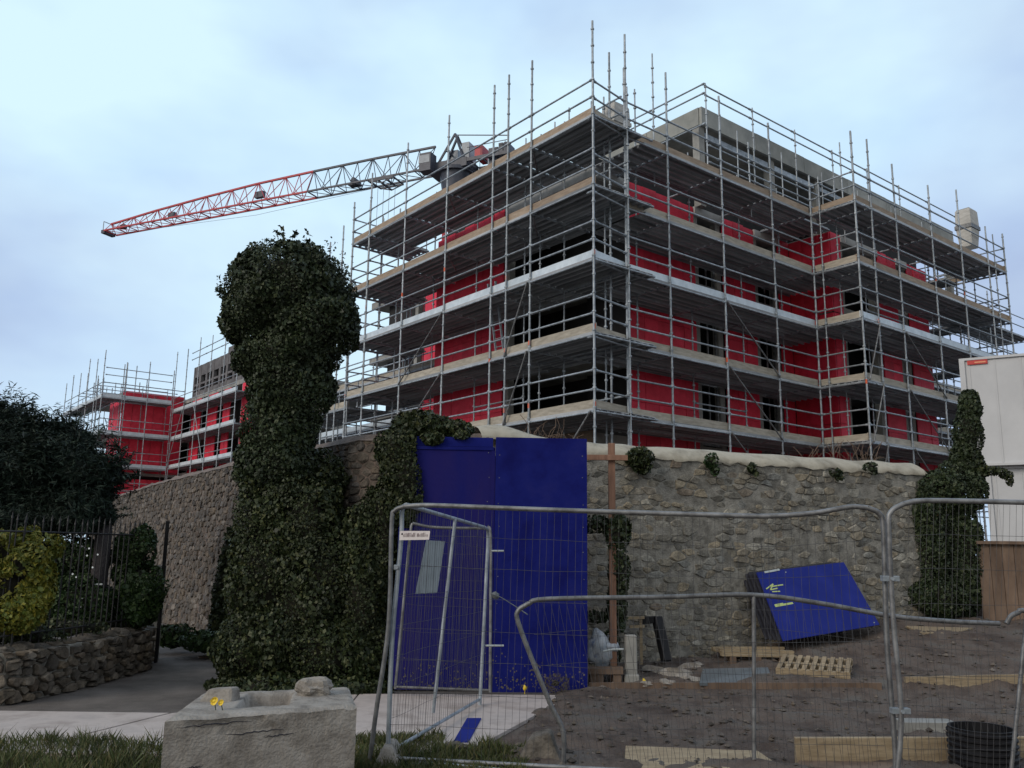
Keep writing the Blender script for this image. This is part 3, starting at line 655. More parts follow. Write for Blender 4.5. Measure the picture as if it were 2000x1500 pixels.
run2([B2(0.2, v, 0) for v in (-.2, 2.2, 4.6, 7, 9.4, 11.8)], RV, DK2, [15.4, 15.2, 15.6, 15.3, 15.8, 15.5])
run2([B2(u, -.2, 0) for u in (-4.6, -3.1, -1.6, .1)], LV, [4.8, 6.9, 9.1, 11.6], [14.6, 14.1, 14.4, 14.0])
run2([B2(-4.6, v, 0) for v in (-.2, -2.2, -4.6, -7, -9.4, -11.8)], RV, [4.8, 6.9, 9.1, 11.6], [14.8, 14.5, 14.9, 14.2, 14.4, 14.1])
for k in range(16):
    u, v = random.uniform(-4, 1), random.uniform(-11, -2); standard(sc2, B2(u, v, 11.8), random.uniform(13.2, 14.9), .035)
for k in range(6): rail(sc2, 'guard_rail', B2(-4.5, -1.5 * k - .5, 12.6), B2(1, -1.5 * k - .5, 12.6), .03)
for h in (.5, 1.0):
    rail(sc2, 'guard_rail', B2(-4.5, -.2, 11.6 + 1 + h), B2(0, -.2, 12.6 + h), .03)
    for v in (0, 3, 6, 9): rail(sc2, 'guard_rail', B2(1.2, v, 14.4 + h), B2(1.2, v + 3, 14.4 + h), .03)
rail(sc2, 'brace', B2(.1, 2.2, 10.8), B2(.1, -.2, 7.0)); rail(sc2, 'brace', B2(.1, 4.6, 10.8), B2(.1, 7, 7.0))
sc2.flush()

# ================================================================== CRANE
jr = at(850, 335, Y=70); jt = at(215, 455, Z=jr.z); ax = (jt - jr).normalized(); side = Vector((-ax.y, ax.x, 0)); UPV = Vector((0, 0, 1)); JL = (jt - jr).length
cr = thing('tower_crane', 'tower crane with red and dark grey lattice jib over the roof', 'crane', (jr - ax * 2.0).xy.to_3d() + Vector((0, 0, 1.2)))
nsec = 6; secL = JL / nsec
for k in range(nsec):
    hs = (2.3, 2.35, 2.3, 2.2, 1.9, 1.5, .95); h0, h1 = hs[k], hs[k + 1]
    m = m_crane_g if k < 2 else m_crane_r; mb = MB(); a0 = jr + ax * (secL * k + .03); a1 = jr + ax * (secL * (k + 1) - .03); wd = .78
    for s in (-1, 1): mb.bar(a0 + side * wd * s, a1 + side * wd * s, .13, .15)
    mb.bar(a0 + UPV * h0, a1 + UPV * h1, .17, .17); nb = 4
    for j in range(nb + 1):
        t = j / nb; p = a0.lerp(a1, t); hh = h0 + (h1 - h0) * t
        mb.bar(p - side * wd, p + side * wd, .07, .07)
        if j < nb:
            t2 = (j + 1) / nb; q = a0.lerp(a1, t2); h2 = h0 + (h1 - h0) * t2
            for s in (-1, 1):
                mb.bar(p + side * wd * s, q + UPV * h2, .055, .055) if j % 2 else mb.bar(p + UPV * hh, q + side * wd * s, .055, .055)
                mb.bar(q + side * wd * s, q + UPV * h2, .05, .05)
            mb.bar(p - side * wd, q + side * wd, .05, .05)
    obj('jib_section', mb, m, cr)
def cbox(name, m, a, s, z0, z1, par=None):
    """a: along the jib from the root (negative = behind), s: sideways"""
    mb = MB(); p = lambda x, y, z: jr + ax * x + side * y + UPV * z
    mb.hexa([p(a[0], s[0], z0), p(a[1], s[0], z0), p(a[1], s[1], z0), p(a[0], s[1], z0)], [p(a[0], s[0], z1), p(a[1], s[0], z1), p(a[1], s[1], z1), p(a[0], s[1], z1)]); return obj(name, mb, m, par or cr)
mb = MB(); P3 = lambda x, y, z: jr + ax * x + side * y + UPV * z
for s_ in (-.85, .85): mb.bar(P3(3.7, s_, -.2), P3(6.1, s_, -.2), .12, .16); mb.bar(P3(3.7, s_, -.2), P3(4.9, s_, -.55), .08, .08); mb.bar(P3(6.1, s_, -.2), P3(4.9, s_, -.55), .08, .08)
for x in (3.7, 4.5, 5.3, 6.1): mb.bar(P3(x, -.85, -.2), P3(x, .85, -.2), .1, .12)
mb.bar(P3(4.9, -.85, -.55), P3(4.9, .85, -.55), .12, .12); obj('trolley', mb, m_crane_g, cr)
mb = MB(); mb.tube([P3(8.2, -.45, .45), P3(8.2, .45, .45)], .28, 10); mb.bar(P3(7.7, 0, .12), P3(8.8, 0, .12), .7, .1); obj('trolley_winch', mb, m_crane_g, cr)
cbox('jib_sheave', m_crane_g, (JL - 2.2, JL - 1.6), (-.2, .2), .2, .6); cbox('jib_sheave', m_crane_g, (JL - 9.0, JL - 8.2), (-.2, .2), .4, .9)
cbox('jib_sheave', m_crane_g, (JL - 20.2, JL - 19.2), (-.2, .2), .7, 1.3)
cbox('jib_tip_frame', m_crane_g, (JL, JL + .5), (-.7, .7), -.2, .15)
mb = MB(); tp = jr + ax * (JL + .35)
for s in (-.6, .6): mb.bar(tp + side * s, tp + side * s + UPV * 1.1, .06, .06)
mb.bar(tp - side * .6 + UPV * 1.1, tp + side * .6 + UPV * 1.1, .06, .06); obj('tip_rail', mb, m_crane_l, cr)
mb = MB()
for x in (4.0, 4.6, 5.2, 5.8):
    p = jr + ax * x - UPV * .4; mb.tube([p, p - UPV * (5.5 if x > 4.2 else 3)], .02, 4)
obj('hoist_rope', mb, m_crane_l, cr)
mb = MB(); p = jr + ax * 5 - UPV * 4.0; mb.box((p.x - .25, p.y - .2, p.z - 2.0), (p.x + .25, p.y + .2, p.z - 1.2)); obj('hook_block', mb, m_crane_g, cr)
mb = MB(); mb.tube([jr + ax * 6 - UPV * .5, jr + ax * (JL * .5) - UPV * 1.0, jr + ax * (JL - .5) - UPV * .2], .018, 4); obj('trolley_rope', mb, m_crane_l, cr)
# slewing head, cab, counter jib
cbox('operator_cab', m_crane_g, (-.6, .5), (.9, 1.9), -.7, .9); cbox('cab_window', m_crane_l, (-.5, .54), (1.0, 1.92), .0, .7)
mb = MB(); c = jr - ax * 2.0
mb.tube([c - UPV * 2.3, c - UPV * .7], [1.1, 1.35], 12); mb.tube([c - UPV * .7, c - UPV * .4], 1.6, 14); obj('slewing_ring', mb, m_crane_g, cr)
cbox('machinery_deck', m_crane_g, (-3.6, .25), (-1.1, 1.1), -.5, .25); cbox('switch_cabinet', m_crane_l, (-1.9, -1.0), (-1.3, -.5), .25, 1.9); cbox('switch_cabinet', m_crane_l, (-3.4, -2.7), (-1.1, .3), .25, 2.0)
mb = MB(); tpz = c + UPV * 3.0
for s in (-.6, .6):
    mb.bar(c + ax * 1.6 + side * s, tpz + side * s * .4, .16, .16); mb.bar(c - ax * 1.2 + side * s, tpz + side * s * .4, .16, .16)
mb.bar(c + ax * .6 - side * .7 + UPV * 1.4, c + ax * .6 + side * .7 + UPV * 1.4, .12, .12); obj('tower_head', mb, m_crane_g, cr)
mb = MB()
for s in (-1, 1): mb.bar(jr - ax * 3.6 + side * s, jr - ax * 7.4 + side * s, .16, .3)
for k in range(4): mb.bar(jr - ax * (3.8 + 1.1 * k) - side, jr - ax * (3.8 + 1.1 * k) + side, .1, .1)
obj('counter_jib', mb, m_crane_g, cr)
mb = MB()
for s in (-1, 1):
    mb.bar(jr - ax * 3.6 + side * s + UPV * 1.1, jr - ax * 7.4 + side * s + UPV * 1.1, .05, .05)
    for k in range(4): mb.bar(jr - ax * (3.8 + 1.1 * k) + side * s + UPV * .15, jr - ax * (3.8 + 1.1 * k) + side * s + UPV * 1.1, .05, .05)
mb.bar(jr - ax * 7.0 + UPV * 2.0, tpz, .07, .07); obj('counter_jib_rail', mb, m_crane_g, cr)
for k in range(4): cbox('counterweight', m_crane_g, (-7.2 + .46 * k, -7.2 + .46 * k + .38), (-.7, .7), -.9, 1.1 if k < 2 else .8)
cbox('winch_housing', m_crane_r, (-4.9, -4.2), (-.8, .8), .2, 1.2)
mb = MB(); z = 1.2; hw = .85
zz = c.z - 2.3
for sx in (-1, 1):
    for sy in (-1, 1): mb.bar((c.x + sx * hw, c.y + sy * hw, 1.2), (c.x + sx * hw, c.y + sy * hw, zz), .16, .16)
z = 1.2
while z < zz - 1.5:
    for (a, b) in (((-1, -1), (1, -1)), ((1, -1), (1, 1)), ((1, 1), (-1, 1)), ((-1, 1), (-1, -1))):
        mb.bar((c.x + a[0] * hw, c.y + a[1] * hw, z), (c.x + b[0] * hw, c.y + b[1] * hw, z + 1.6), .08, .08)
    z += 1.6
obj('mast', mb, m_crane_r, cr)

# rooftop hoppers
def hopper(loc, w, h, label, band):
    t = thing('hopper', label, 'hopper', loc); x, y, z = loc; a = Vector((RV.x, RV.y, 0)); b = LV
    def ring(s, zz): return [Vector((x, y, zz)) + a * w * s * i + b * w * s * j * .8 for i, j in ((-1, -1), (1, -1), (1, 1), (-1, 1))]
    mb = MB(); mb.hexa(ring(.36, z), ring(.46, z + h * .48)); obj('lower_body', mb, m_wrap, t, bevel=.03)
    mb = MB(); mb.hexa(ring(.5, z + h * .48), ring(.5, z + h * .58)); obj('band', mb, band, t)
    mb = MB(); mb.hexa(ring(.47, z + h * .58), ring(.44, z + h)); obj('upper_body', mb, m_wrap, t, bevel=.03)
    mb = MB(); mb.hexa(ring(.4, z + h), ring(.38, z + h + .04)); obj('lid', mb, m_conc, t)
hopper(at(1893, 485, Y=33), .82, 1.55, 'pale two-tier hopper with dark band at the far right roof corner', m_galv_d)
q = at(1203, 262, Y=23.4); hopper((q.x, q.y, 13.25), .72, 1.15, 'pale boxy hopper on the deck just behind the tallest corner poles', m_wrap)

# ================================================================== STONE WALLS
wr = [Vector((-0.4, 11.45, 0)), Vector((1.08, 12.01, 0)), Vector((3.92, 13.17, 0)), Vector((6.95, 14.5, 0))]
def pathmap(pts):
    Ls = [(pts[i + 1] - pts[i]).length for i in range(len(pts) - 1)]; T = sum(Ls)
    def f(s, z, d):
        k = 0
        while k < len(Ls) - 1 and s > Ls[k]: s -= Ls[k]; k += 1
        dr = (pts[k + 1] - pts[k]).normalized(); n = Vector((dr.y, -dr.x, 0))
        return pts[k] + dr * s + n * d + Vector((0, 0, z))
    return f, T
fr_, TR = pathmap(wr)
wallR = thing('stone_wall', 'high grey rubble stone wall with cream coping right of the blue hoarding', 'wall', wr[2])
def wallbody(f, T, z0, z1, th, m, parent, name='wall_core', step=.5):
    n = int(T / step) + 1; mb = MB(); vs = []
    for i in range(n + 1):
        s = T * i / n
        for (z, d) in ((z0, 0), (z1, 0), (z1, -th), (z0, -th)): vs.append(f(s, z, d))
    fs = [(i * 4 + k, (i + 1) * 4 + k, (i + 1) * 4 + (k + 1) % 4, i * 4 + (k + 1) % 4) for i in range(n) for k in range(4)] + [(0, 1, 2, 3), (4 * n + 3, 4 * n + 2, 4 * n + 1, 4 * n)]
    mb.add(vs, fs); return obj(name, mb, m, parent)
wallbody(fr_, TR, -.1, 3.0, .45, m_mortar, wallR)
rubble_wall(wallR, TR - 1.2, 3.0, lambda s, z, d: fr_(s + 1.2, z, d), (.04, .14), (.07, .32), 3, m_stone, gap=.0045, proud=(-.022, .012), cut=.16, squash=.46, keep=lambda s, z: z > .02)
# rounded cream coping, uneven lower edge
mb = MB(); n = 90; prof = [(.025, 2.95), (.03, 2.99), (-.03, 3.06), (-.14, 3.13), (-.26, 3.17), (-.45, 3.1), (-.48, 2.9)]; vs = []
for i in range(n + 1):
    s = TR * i / n; peak = .16 * math.exp(-((s - .25) / .55) ** 2)
    for k, (d, z) in enumerate(prof):
        jz = .03 * noise.noise(Vector((s * 2.2, k * .4, 1))) + (.05 * noise.noise(Vector((s * 5, 3, 1))) if k == 0 else 0)
        vs.append(fr_(s, z + jz + peak, d + .02 * noise.noise(Vector((s * 3, k, 7)))))
m7 = len(prof); mb.add(vs, [(i * m7 + k, (i + 1) * m7 + k, (i + 1) * m7 + k + 1, i * m7 + k + 1) for i in range(n) for k in range(m7 - 1)], True)
obj('coping', mb, m_coping, wallR)

wl = [Vector((-0.3, 11.42, 0)), Vector((-1.61, 11.4, 0)), Vector((-2.2, 11.8, 0)), Vector((-4.92, 15.46, 0)), Vector((-8.6, 21.0, 0)), Vector((-13.2, 28.7, 0)), Vector((-16, 33.5, 0))]
def pathmapL(pts):
    f, T = pathmap(pts)
    def g(s, z, d):
        k = f(s, z, -d); return k
    return g, T
fl_, TLn = pathmapL(wl)
wallL = thing('stone_wall', 'tall brown rubble wall curving away behind the railings at left', 'wall', wl[3])
wallbody(fl_, TLn, -.1, 3.08, .45, m_mortar_p, wallL)
rubble_wall(wallL, TLn, 3.08, fl_, (.06, .15), (.10, .28), 8, m_stone_l, gap=.008, proud=(-.008, .025), cut=.2, keep=lambda s, z: s > 1.1, squash=.7)
mb = MB(); n = 60; vs = []
prof = [(.03, 3.06), (-.1, 3.16), (-.3, 3.17), (-.46, 3.06)]
for i in range(n + 1):
    s = TLn * i / n
    for k, (d, z) in enumerate(prof): vs.append(fl_(s, z + .05 * noise.noise(Vector((s * 3, k * .5, 3))), d))
mb.add(vs, [(i * 4 + k, (i + 1) * 4 + k, (i + 1) * 4 + k + 1, i * 4 + k + 1) for i in range(n) for k in range(3)]); obj('rough_top', mb, m_mortar_p, wallL)

# low garden wall with railings
lw = [Vector((-7.4, 8.6, 0)), Vector((-5.2, 9.45, 0)), Vector((-4.95, 10.6, 0)), Vector((-4.85, 12.1, 0)), Vector((-5.2, 13.0, 0))]
flw, TLW = pathmap([lw[0], lw[1], lw[2], lw[3], lw[4]])
lowW = thing('garden_wall', 'low rough field stone wall beneath the black railings', 'wall', lw[1])
wallbody(flw, TLW, -.1, .52, .4, m_mortar, lowW)
rubble_wall(lowW, TLW, .54, flw, (.06, .19), (.09, .30), 21, m_stone_low, gap=.012, proud=(.02, .08), cut=.3, squash=.85)
mb = MB(); rnd = random.Random(4)
for i in range(26):
    s = TLW * (i + .5) / 26; p = flw(s, .53, -.18); mbx = MB(); mbx.ellipsoid(p, (.14 * rnd.uniform(.7, 1.2), .13, .055 * rnd.uniform(.6, 1.4)), 9, 6, .5, i, flat=True); obj('cap_stone', mbx, m_stone_low, lowW)
rl = thing('railings', 'black iron railings on the low garden wall in front of shrubs', 'railings', flw(3, .5, -.2))
s = 1.4; rnd = random.Random(9)
while s < TLW - .05:
    p = flw(s, .5, -.2); mb = MB(); h = 1.9 + rnd.uniform(-.03, .03); mb.tube([p, (p.x, p.y, h)], .0085, 6); mb.tube([(p.x, p.y, h), (p.x, p.y, h + .07)], [.014, .002], 6); obj('bar', mb, m_iron, rl); s += .13
for z in (.68, 1.78):
    mb = MB(); pts = [flw(x, z, -.2) for x in (1.35, 2.36, 3.4, 3.6, 4.6, 5.0, TLW - .02)]; mb.tube(pts, .012, 6); obj('horizontal_rail', mb, m_iron, rl)
e_ = at(312, 1200, Y=12.9); mb = MB(); mb.box((e_.x - .02, e_.y - .02, 0), (e_.x + .02, e_.y + .02, 2.0)); obj('end_post', mb, m_iron, rl)
gp = at(303, 1200, Y=13.2); mb = MB(); mb.box((gp.x - .06, gp.y, 0), (gp.x + .06, gp.y + .12, 1.35)); obj('gate_post', mb, m_conc, origin=(gp.x, gp.y, 0), label='short grey concrete post at the end of the railings', cat='post')

# ================================================================== HOARDING
hl, hr = at(795, 1350, Z=0), at(1147, 1352, Z=0); hd = (hr - hl).normalized(); hn = Vector((hd.y, -hd.x, 0)); HW = (hr - hl).length
hd_t = thing('hoarding', 'tall deep blue plywood hoarding against the stone wall corner', 'hoarding', (hl + hr) / 2)
hl = hl - hd * .12; HW += .12
def hbox(name, s0, s1, z0, z1, d0, d1, m, par=None, bevel=0):
    mb = MB(); q = lambda s, d, z: hl + hd * s + hn * d + UPV * z
    mb.hexa([q(s0, d1, z0), q(s1, d1, z0), q(s1, d0, z0), q(s0, d0, z0)], [q(s0, d1, z1), q(s1, d1, z1), q(s1, d0, z1), q(s0, d0, z1)]); return obj(name, mb, m, par or hd_t, bevel=bevel)
sm = HW - 1.14
hbox('panel', -.05, sm, .02, 2.90, 0.0, .018, m_hoard2); hbox('panel', sm + .004, HW, .0, 3.025, .02, .04, m_hoard)
hbox('top_panel', -.05, sm - .03, 2.905, 3.02, -.01, .012, m_hoard); hbox('batten', .0, sm - .02, 2.86, 2.9, .02, .032, m_hoard)
hbox('edge_batten', sm - .05, sm, .05, 2.86, .019, .026, m_hoard2)
for s_ in (.1, sm, HW - .1): hbox('rear_stud', s_ - .04, s_ + .04, 0, 2.8, -.14, -.04, m_wood_d)

mb = MB(); rnd = random.Random(31)
for s_ in (.06, sm - .08, sm + .05, HW - .05):
    z = .12
    while z < 2.85:
        c_ = hl + hd * (s_ + rnd.uniform(-.01, .01)) + hn * (.041 if s_ > sm else .019) + UPV * (z + rnd.uniform(-.02, .02)); mb.tube([c_, c_ + hn * .003], .006, 6); z += .3
obj('screws', mb, m_galv_d, hd_t)
mb = MB()
for k in range(260):
    s_ = rnd.uniform(0, HW - .03); z = .03 + abs(rnd.gauss(0, .16)); r_ = rnd.uniform(.003, .013); c_ = hl + hd * s_ + hn * (.0415 if s_ > sm + .01 else .0195) + UPV * z
    n_ = 6; mb.add([c_ + hd * math.cos(a * 1.047) * r_ * rnd.uniform(.6, 1.5) + UPV * math.sin(a * 1.047) * r_ * rnd.uniform(.6, 1.6) for a in range(n_)], [tuple(range(n_))])
obj('mud_splashes', mb, m_drive, hd_t, kind='stuff')

# ================================================================== TIMBER AND DEBRIS BY THE WALL
def post_box(mb, x, y, w, z0, z1): mb.box((x - w / 2, y - w / 2, z0), (x + w / 2, y + w / 2, z1))
p0 = at(1195, 1350, Z=0); st = thing('timber_post', 'slim pinkish timber post with crosspiece standing before the wall', 'post', (p0.x, 11.2, 0))
px_ = at(1196, 1100, Y=11.2).x; zt = at(1194, 866, Y=11.2).z; zc = at(1194, 895, Y=11.2).z
mb = MB(); post_box(mb, px_, 11.2, .085, 0, zt); obj('upright', mb, m_post, st, bevel=.004)
mb = MB(); mb.box((px_ - .34, 11.11, zc - .035), (px_ + .2, 11.155, zc + .035)); obj('crosspiece', mb, m_post, st, bevel=.004)
def plank(name, pts, th, m, label, cat='plank', group=None, parent=None):
    """pts: four top corners (world)"""
    mb = MB(); top = [Vector(p) for p in pts]; mb.hexa([p - UPV * th for p in top], top)
    return obj(name, mb, m, parent, bevel=.004, label=label, cat=cat, group=group) if not parent else obj(name, mb, m, parent, bevel=.003)
# retaining shutter boards
for (xa, ya, xb, yb, Y, lab, m) in ((1150, 1337, 1722, 1334, 10.8, 'long brown board on edge along the soil below the stone wall', m_wood_d), (1768, 1326, 2040, 1316, 10.9, 'paler board on edge continuing at the right beyond the fence post', m_wood)):
    a, b = at(xa, ya, Y=Y), at(xb, yb, Y=Y); a.z += .02; mb = MB(); mb.hexa([(a.x, Y, a.z - .2), (b.x, Y, b.z - .22), (b.x, Y + .04, b.z - .22), (a.x, Y + .04, a.z - .2)], [(a.x, Y, a.z), (b.x, Y, b.z), (b.x, Y + .04, b.z), (a.x, Y + .04, a.z)])
    obj('shutter_board', mb, m, label=lab, cat='board')
# leaning blue sheets
def lean(dx, dy, m, lab, sc_=1.0):
    q = [at(1530, 1252, Y=12.25), at(1718, 1220, Y=12.95), at(1648, 1098, Y=13.45), at(1478, 1118, Y=12.85)]
    q = [p + Vector((dx, dy, 0)) for p in q]; n = (q[1] - q[0]).cross(q[3] - q[0]).normalized()
    if n.y > 0: n = -n
    mb = MB(); mb.hexa([p - n * .018 for p in q], q); return mb, q, n
mb, q, n = lean(0, 0, m_bluepanel, ''); bp = thing('leaning_panel', 'bright blue painted panel leaning crookedly on the stone wall', 'panel', q[0])
obj('sheet', mb, m_bluepanel, bp)
def onq(a, b): return q[0].lerp(q[1], a).lerp(q[3].lerp(q[2], a), b) + n * .003
mb = MB()
for (a0, b0, a1, b1) in ((.03, .74, .12, .80), (.12, .80, .07, .72), (.07, .72, .15, .73), (.1, .765, .22, .77), (.08, .69, .16, .68)):
    mb.bar(onq(a0, b0), onq(a1, b1), .018, .004, n)
obj('scribble', mb, m_yg, bp)
mb = MB(); mb.bar(onq(.05, .48), onq(.24, .49), .03, .004, n); mb.bar(onq(.05, .50), onq(.14, .505), .015, .004, n); obj('scribble', mb, m_yg, bp)
mb = MB(); mb.bar(onq(.08, .985), onq(.25, 1.0), .03, .012, n); obj('paper_strip', mb, m_sheet, bp)
mb = MB()
for a, b in ((.96, .18), (.95, .04), (.3, .95), (.52, .4)): mb.bar(onq(a, b), onq(a + .012, b), .012, .006, n)
obj('fixing', mb, m_sheet, bp)
for k in range(4):
    mb, qq, nn = lean(-.045 * (k + 1), .05 * (k + 1), m_darkply, '')
    obj('dark_sheet', mb, m_darkply, label=('dark plywood sheet directly behind the leaning blue panel', 'second dark sheet behind the leaning blue panel', 'third dark sheet behind the leaning blue panel', 'rearmost dark sheet behind the leaning blue panel, nearest the wall')[k], cat='sheet', group='dark sheets behind the blue panel')
# pallets
def pallet(c, a, z, lab, tilt=0.0, k_=.78):
    t = thing('pallet', lab, 'pallet', (c[0], c[1], z)); ca, sa = math.cos(a), math.sin(a)
    def w(x, y, zz):
        x *= k_; y *= k_
        return Vector((c[0] + ca * x - sa * y, c[1] + sa * x + ca * y, z + zz * .62 + tilt * y + .03))
    def bx(nm, x0, x1, y0, y1, z0, z1):
        mb = MB(); mb.hexa([w(x0, y0, z0), w(x1, y0, z0), w(x1, y1, z0), w(x0, y1, z0)], [w(x0, y0, z1), w(x1, y0, z1), w(x1, y1, z1), w(x0, y1, z1)]); obj(nm, mb, m_wood, t, bevel=.003)
    for k in range(9): bx('slat', -.55 + k * .128, -.55 + k * .128 + .072, -.45, .45, .115, .135)
    for y in (-.45, -.05, .36): bx('bearer', -.56, .56, y, y + .09, .025, .112)
    for y in (-.45, -.05, .36): bx('bottom_board', -.56, .56, y, y + .09, 0, .022)
c = gat(1592, 1314); pallet((c.x, c.y), -.42, gh(c.x, c.y) + .01, 'slatted timber pallet lying flat right of the grey sheet', .13)
c = gat(1472, 1290); gz = gh(c.x, c.y)
t = thing('timber_stack', 'rough pile of pale boards on the soil beside the pallet', 'timber', c)
Z0 = gz + .09; rnd = random.Random(3)
for k in range(7):
    a = .1 + rnd.uniform(-.12, .12); x, y = c.x + rnd.uniform(-.06, .06), c.y - .22 + .11 * k; z = Z0 + .02 * (k % 3); d = Vector((math.cos(a), math.sin(a), rnd.uniform(-.03, .02))) * .5
    mb = MB(); mb.bar(Vector((x, y, z)) - d, Vector((x, y, z)) + d, .1, .025); obj('board', mb, m_wood, t)
for k in range(3):
    mb = MB(); mb.bar((c.x - .35 + .33 * k, c.y - .3, gz + .03), (c.x - .3 + .33 * k, c.y + .4, gz + .04), .08, .09); obj('bearer', mb, m_wood_d, t)
c = [gat(1372, 1306, .07), gat(1500, 1303, .07), gat(1510, 1333, .05), gat(1366, 1333, .05)]
plank('grey_sheet', [c[3], c[2], c[1], c[0]], .04, m_slate, 'flat slate grey sheet lying in front of the board pile', 'sheet')
# concrete rubble near the wall foot
rnd = random.Random(12)
RL = iter(('lump of grey rubble right of the yellow scrap', 'largest slab of grey rubble in front of the black channel', 'grey rubble lump touching the flat grey sheet', 'small grey lump next to the brown edge board', 'rubble lump between the large slab and the grey sheet', 'tiniest grey lump near the grey concrete post'))
for (x, y, s_) in ((1275, 1310, .14), (1318, 1322, .2), (1350, 1306, .16), (1300, 1336, .1), (1345, 1330, .11), (1262, 1338, .08)):
    p = gat(x, y); mb = MB(); mb.ellipsoid((p.x, p.y, p.z + s_ * .1), (s_ * 1.1, s_ * .7, s_ * .45), 9, 6, .7, x, flat=True)
    obj('rubble_lump', mb, m_block, label=next(RL), cat='rubble', group='concrete rubble by the wall foot')
# bent black channel + timber stub
a = at(1248, 1212, Y=11.9); b = at(1283, 1210, Y=11.9); c = at(1302, 1292, Y=11.7); mb = MB(); mb.bar(a, b, .10, .09); mb.bar(b + UPV * .03, c, .12, .10)
obj('black_channel', mb, m_black, bevel=.01, label='bent black plastic channel leaning at the foot of the wall', cat='channel')
a = at(1222, 1207, Y=11.75); b = at(1258, 1206, Y=11.75); mb = MB(); mb.bar(a, b, .08, .03); mb.bar(a - UPV * .11 + Vector((.05, 0, 0)), b - UPV * .11, .07, .03); mb.bar((b.x - .04, 11.8, .2), (b.x - .04, 11.8, b.z - .02), .04, .05, Vector((0, 1, 0)))
obj('timber_offcut', mb, m_wood, label='pale timber offcuts propped beside the black channel', cat='offcut')
a = at(1234, 1322, Y=11.0); b = at(1235, 1240, Y=11.05); mb = MB(); mb.box((a.x - .07, 11.0, -.02), (a.x + .07, 11.13, b.z)); mb.box((a.x - .09, 10.98, -.02), (a.x + .09, 11.15, .18))
obj('grey_pillar', mb, m_conc, bevel=.015, label='short pale grey concrete post beside the timber post', cat='post')
p = at(1172, 1270, Y=11.25); mb = MB(); mb.ellipsoid(p, (.17, .12, .24), 16, 12, .55, 5); mb.ellipsoid(p + Vector((.12, -.05, .05)), (.12, .08, .06), 10, 8, .5, 3)
obj('plastic_bag', mb, m_bag, label='crumpled blue and white plastic bag between hoarding and post', cat='bag')
a = at(1146, 1309, Y=11.0); b = at(1216, 1309, Y=11.0); mb = MB(); mb.bar(a, b, .12, .08); mb.box((a.x + .04, 10.96, -.02), (a.x + .2, 11.1, a.z - .042)); mb.box((b.x - .12, 10.96, -.02), (b.x - .02, 11.08, b.z - .042))
obj('short_bench_board', mb, m_wood_d, label='short board resting on blocks beneath the plastic bag', cat='board')
p = at(1258, 1326, Y=10.9); mb = MB(); mb.ellipsoid((p.x, p.y, .1), (.022, .02, .05), 8, 6, .5, 1); obj('yellow_scrap', mb, m_yel, label='small yellow scrap near the grey concrete post', cat='scrap')
# white strip cable
a = at(1178, 1272, Y=10.98); b = at(1218, 1268, Y=10.98); mb = MB(); mb.tube([a, a.lerp(b, .5) + UPV * .01, b], .014, 6); obj('white_cable', mb, m_sheet, label='short white cable across the plastic bag', cat='cable')
# plywood lying on the mound at right
c = [gat(1768, 1222, .05), gat(1900, 1226, .05), gat(1860, 1237, .05), gat(1800, 1236, .05)]
plank('plywood_offcut', [c[3], c[2], c[1], c[0]], .03, m_wood, 'thin pale plywood offcut lying on the soil mound', 'plywood')
# timber gate at right
q0, q1 = at(1921, 1207, Y=14.5), at(2090, 1212, Y=14.2); zt = at(1921, 1062, Y=14.5).z; tg = thing('timber_gate', 'low brown timber boarded gate beneath the white cabins', 'gate', (q0.x, q0.y, .6))
gd = (q1 - q0); 
for k in range(7):
    a, b = q0 + gd * (k / 7 + .004), q0 + gd * ((k + 1) / 7 - .004); mb = MB(); mb.hexa([(a.x, a.y, .5), (b.x, b.y, .5), (b.x, b.y + .03, .5), (a.x, a.y + .03, .5)], [(a.x, a.y, zt), (b.x, b.y, zt), (b.x, b.y + .03, zt), (a.x, a.y + .03, zt)]); obj('board', mb, m_wood_d, tg)
a, b = q0 + Vector((-.03, -.02, 0)), q1 + Vector((0, -.02, 0)); mb = MB(); mb.bar((a.x, a.y, zt + .02), (b.x, b.y, zt + .02), .1, .05); obj('top_rail', mb, m_wood_d, tg)
mb = MB(); mb.bar((q0.x + .62, q0.y - .06, 1.28), (q0.x + .85, q0.y - .07, 1.28), .02, .03); obj('latch', mb, m_iron, tg)

# ================================================================== CABINS
def cabin(x0, z0, z1, label, ribs=True):
    a = Vector((x0, 21.0, 0)); d = Vector((.86, -.5, 0)).normalized(); n = Vector((d.y, -d.x, 0)); t = thing('site_cabin', label, 'cabin', (a.x, a.y, z0)); Lc = 6
    def bx(nm, s0, s1, d0, d1, za, zb, m, bv=0):
        mb = MB(); p = lambda s, e, z: a + d * s - n * e * -1 + UPV * z
        f = lambda s, e, z: a + d * s + n * e + UPV * z
        mb.hexa([f(s0, d0, za), f(s1, d0, za), f(s1, d1, za), f(s0, d1, za)], [f(s0, d0, zb), f(s1, d0, zb), f(s1, d1, zb), f(s0, d1, zb)]); return obj(nm, mb, m, t, bevel=bv)
    bx('body', .05, Lc - .05, -.05, -2.4, z0 + .06, z1 - .03, m_white)
    bx('roof_rim', 0, Lc, .0, -2.45, z1 - .028, z1 + .03, m_white); bx('base_rail', 0, Lc, 0, -2.45, z0, z0 + .058, m_white)
    bx('corner_post', 0, .12, .01, -.045, z0 + .06, z1 - .03, m_white)
    for k in range(10):
        bx('wall_rib', .2 + k * .55, .23 + k * .55, -.045, -.035, z0 + .08, z1 - .05, m_white)
    return t, bx
ct, bx = cabin(11.1, 3.78, 6.42, 'upper white site cabin with small red sign at the right edge')
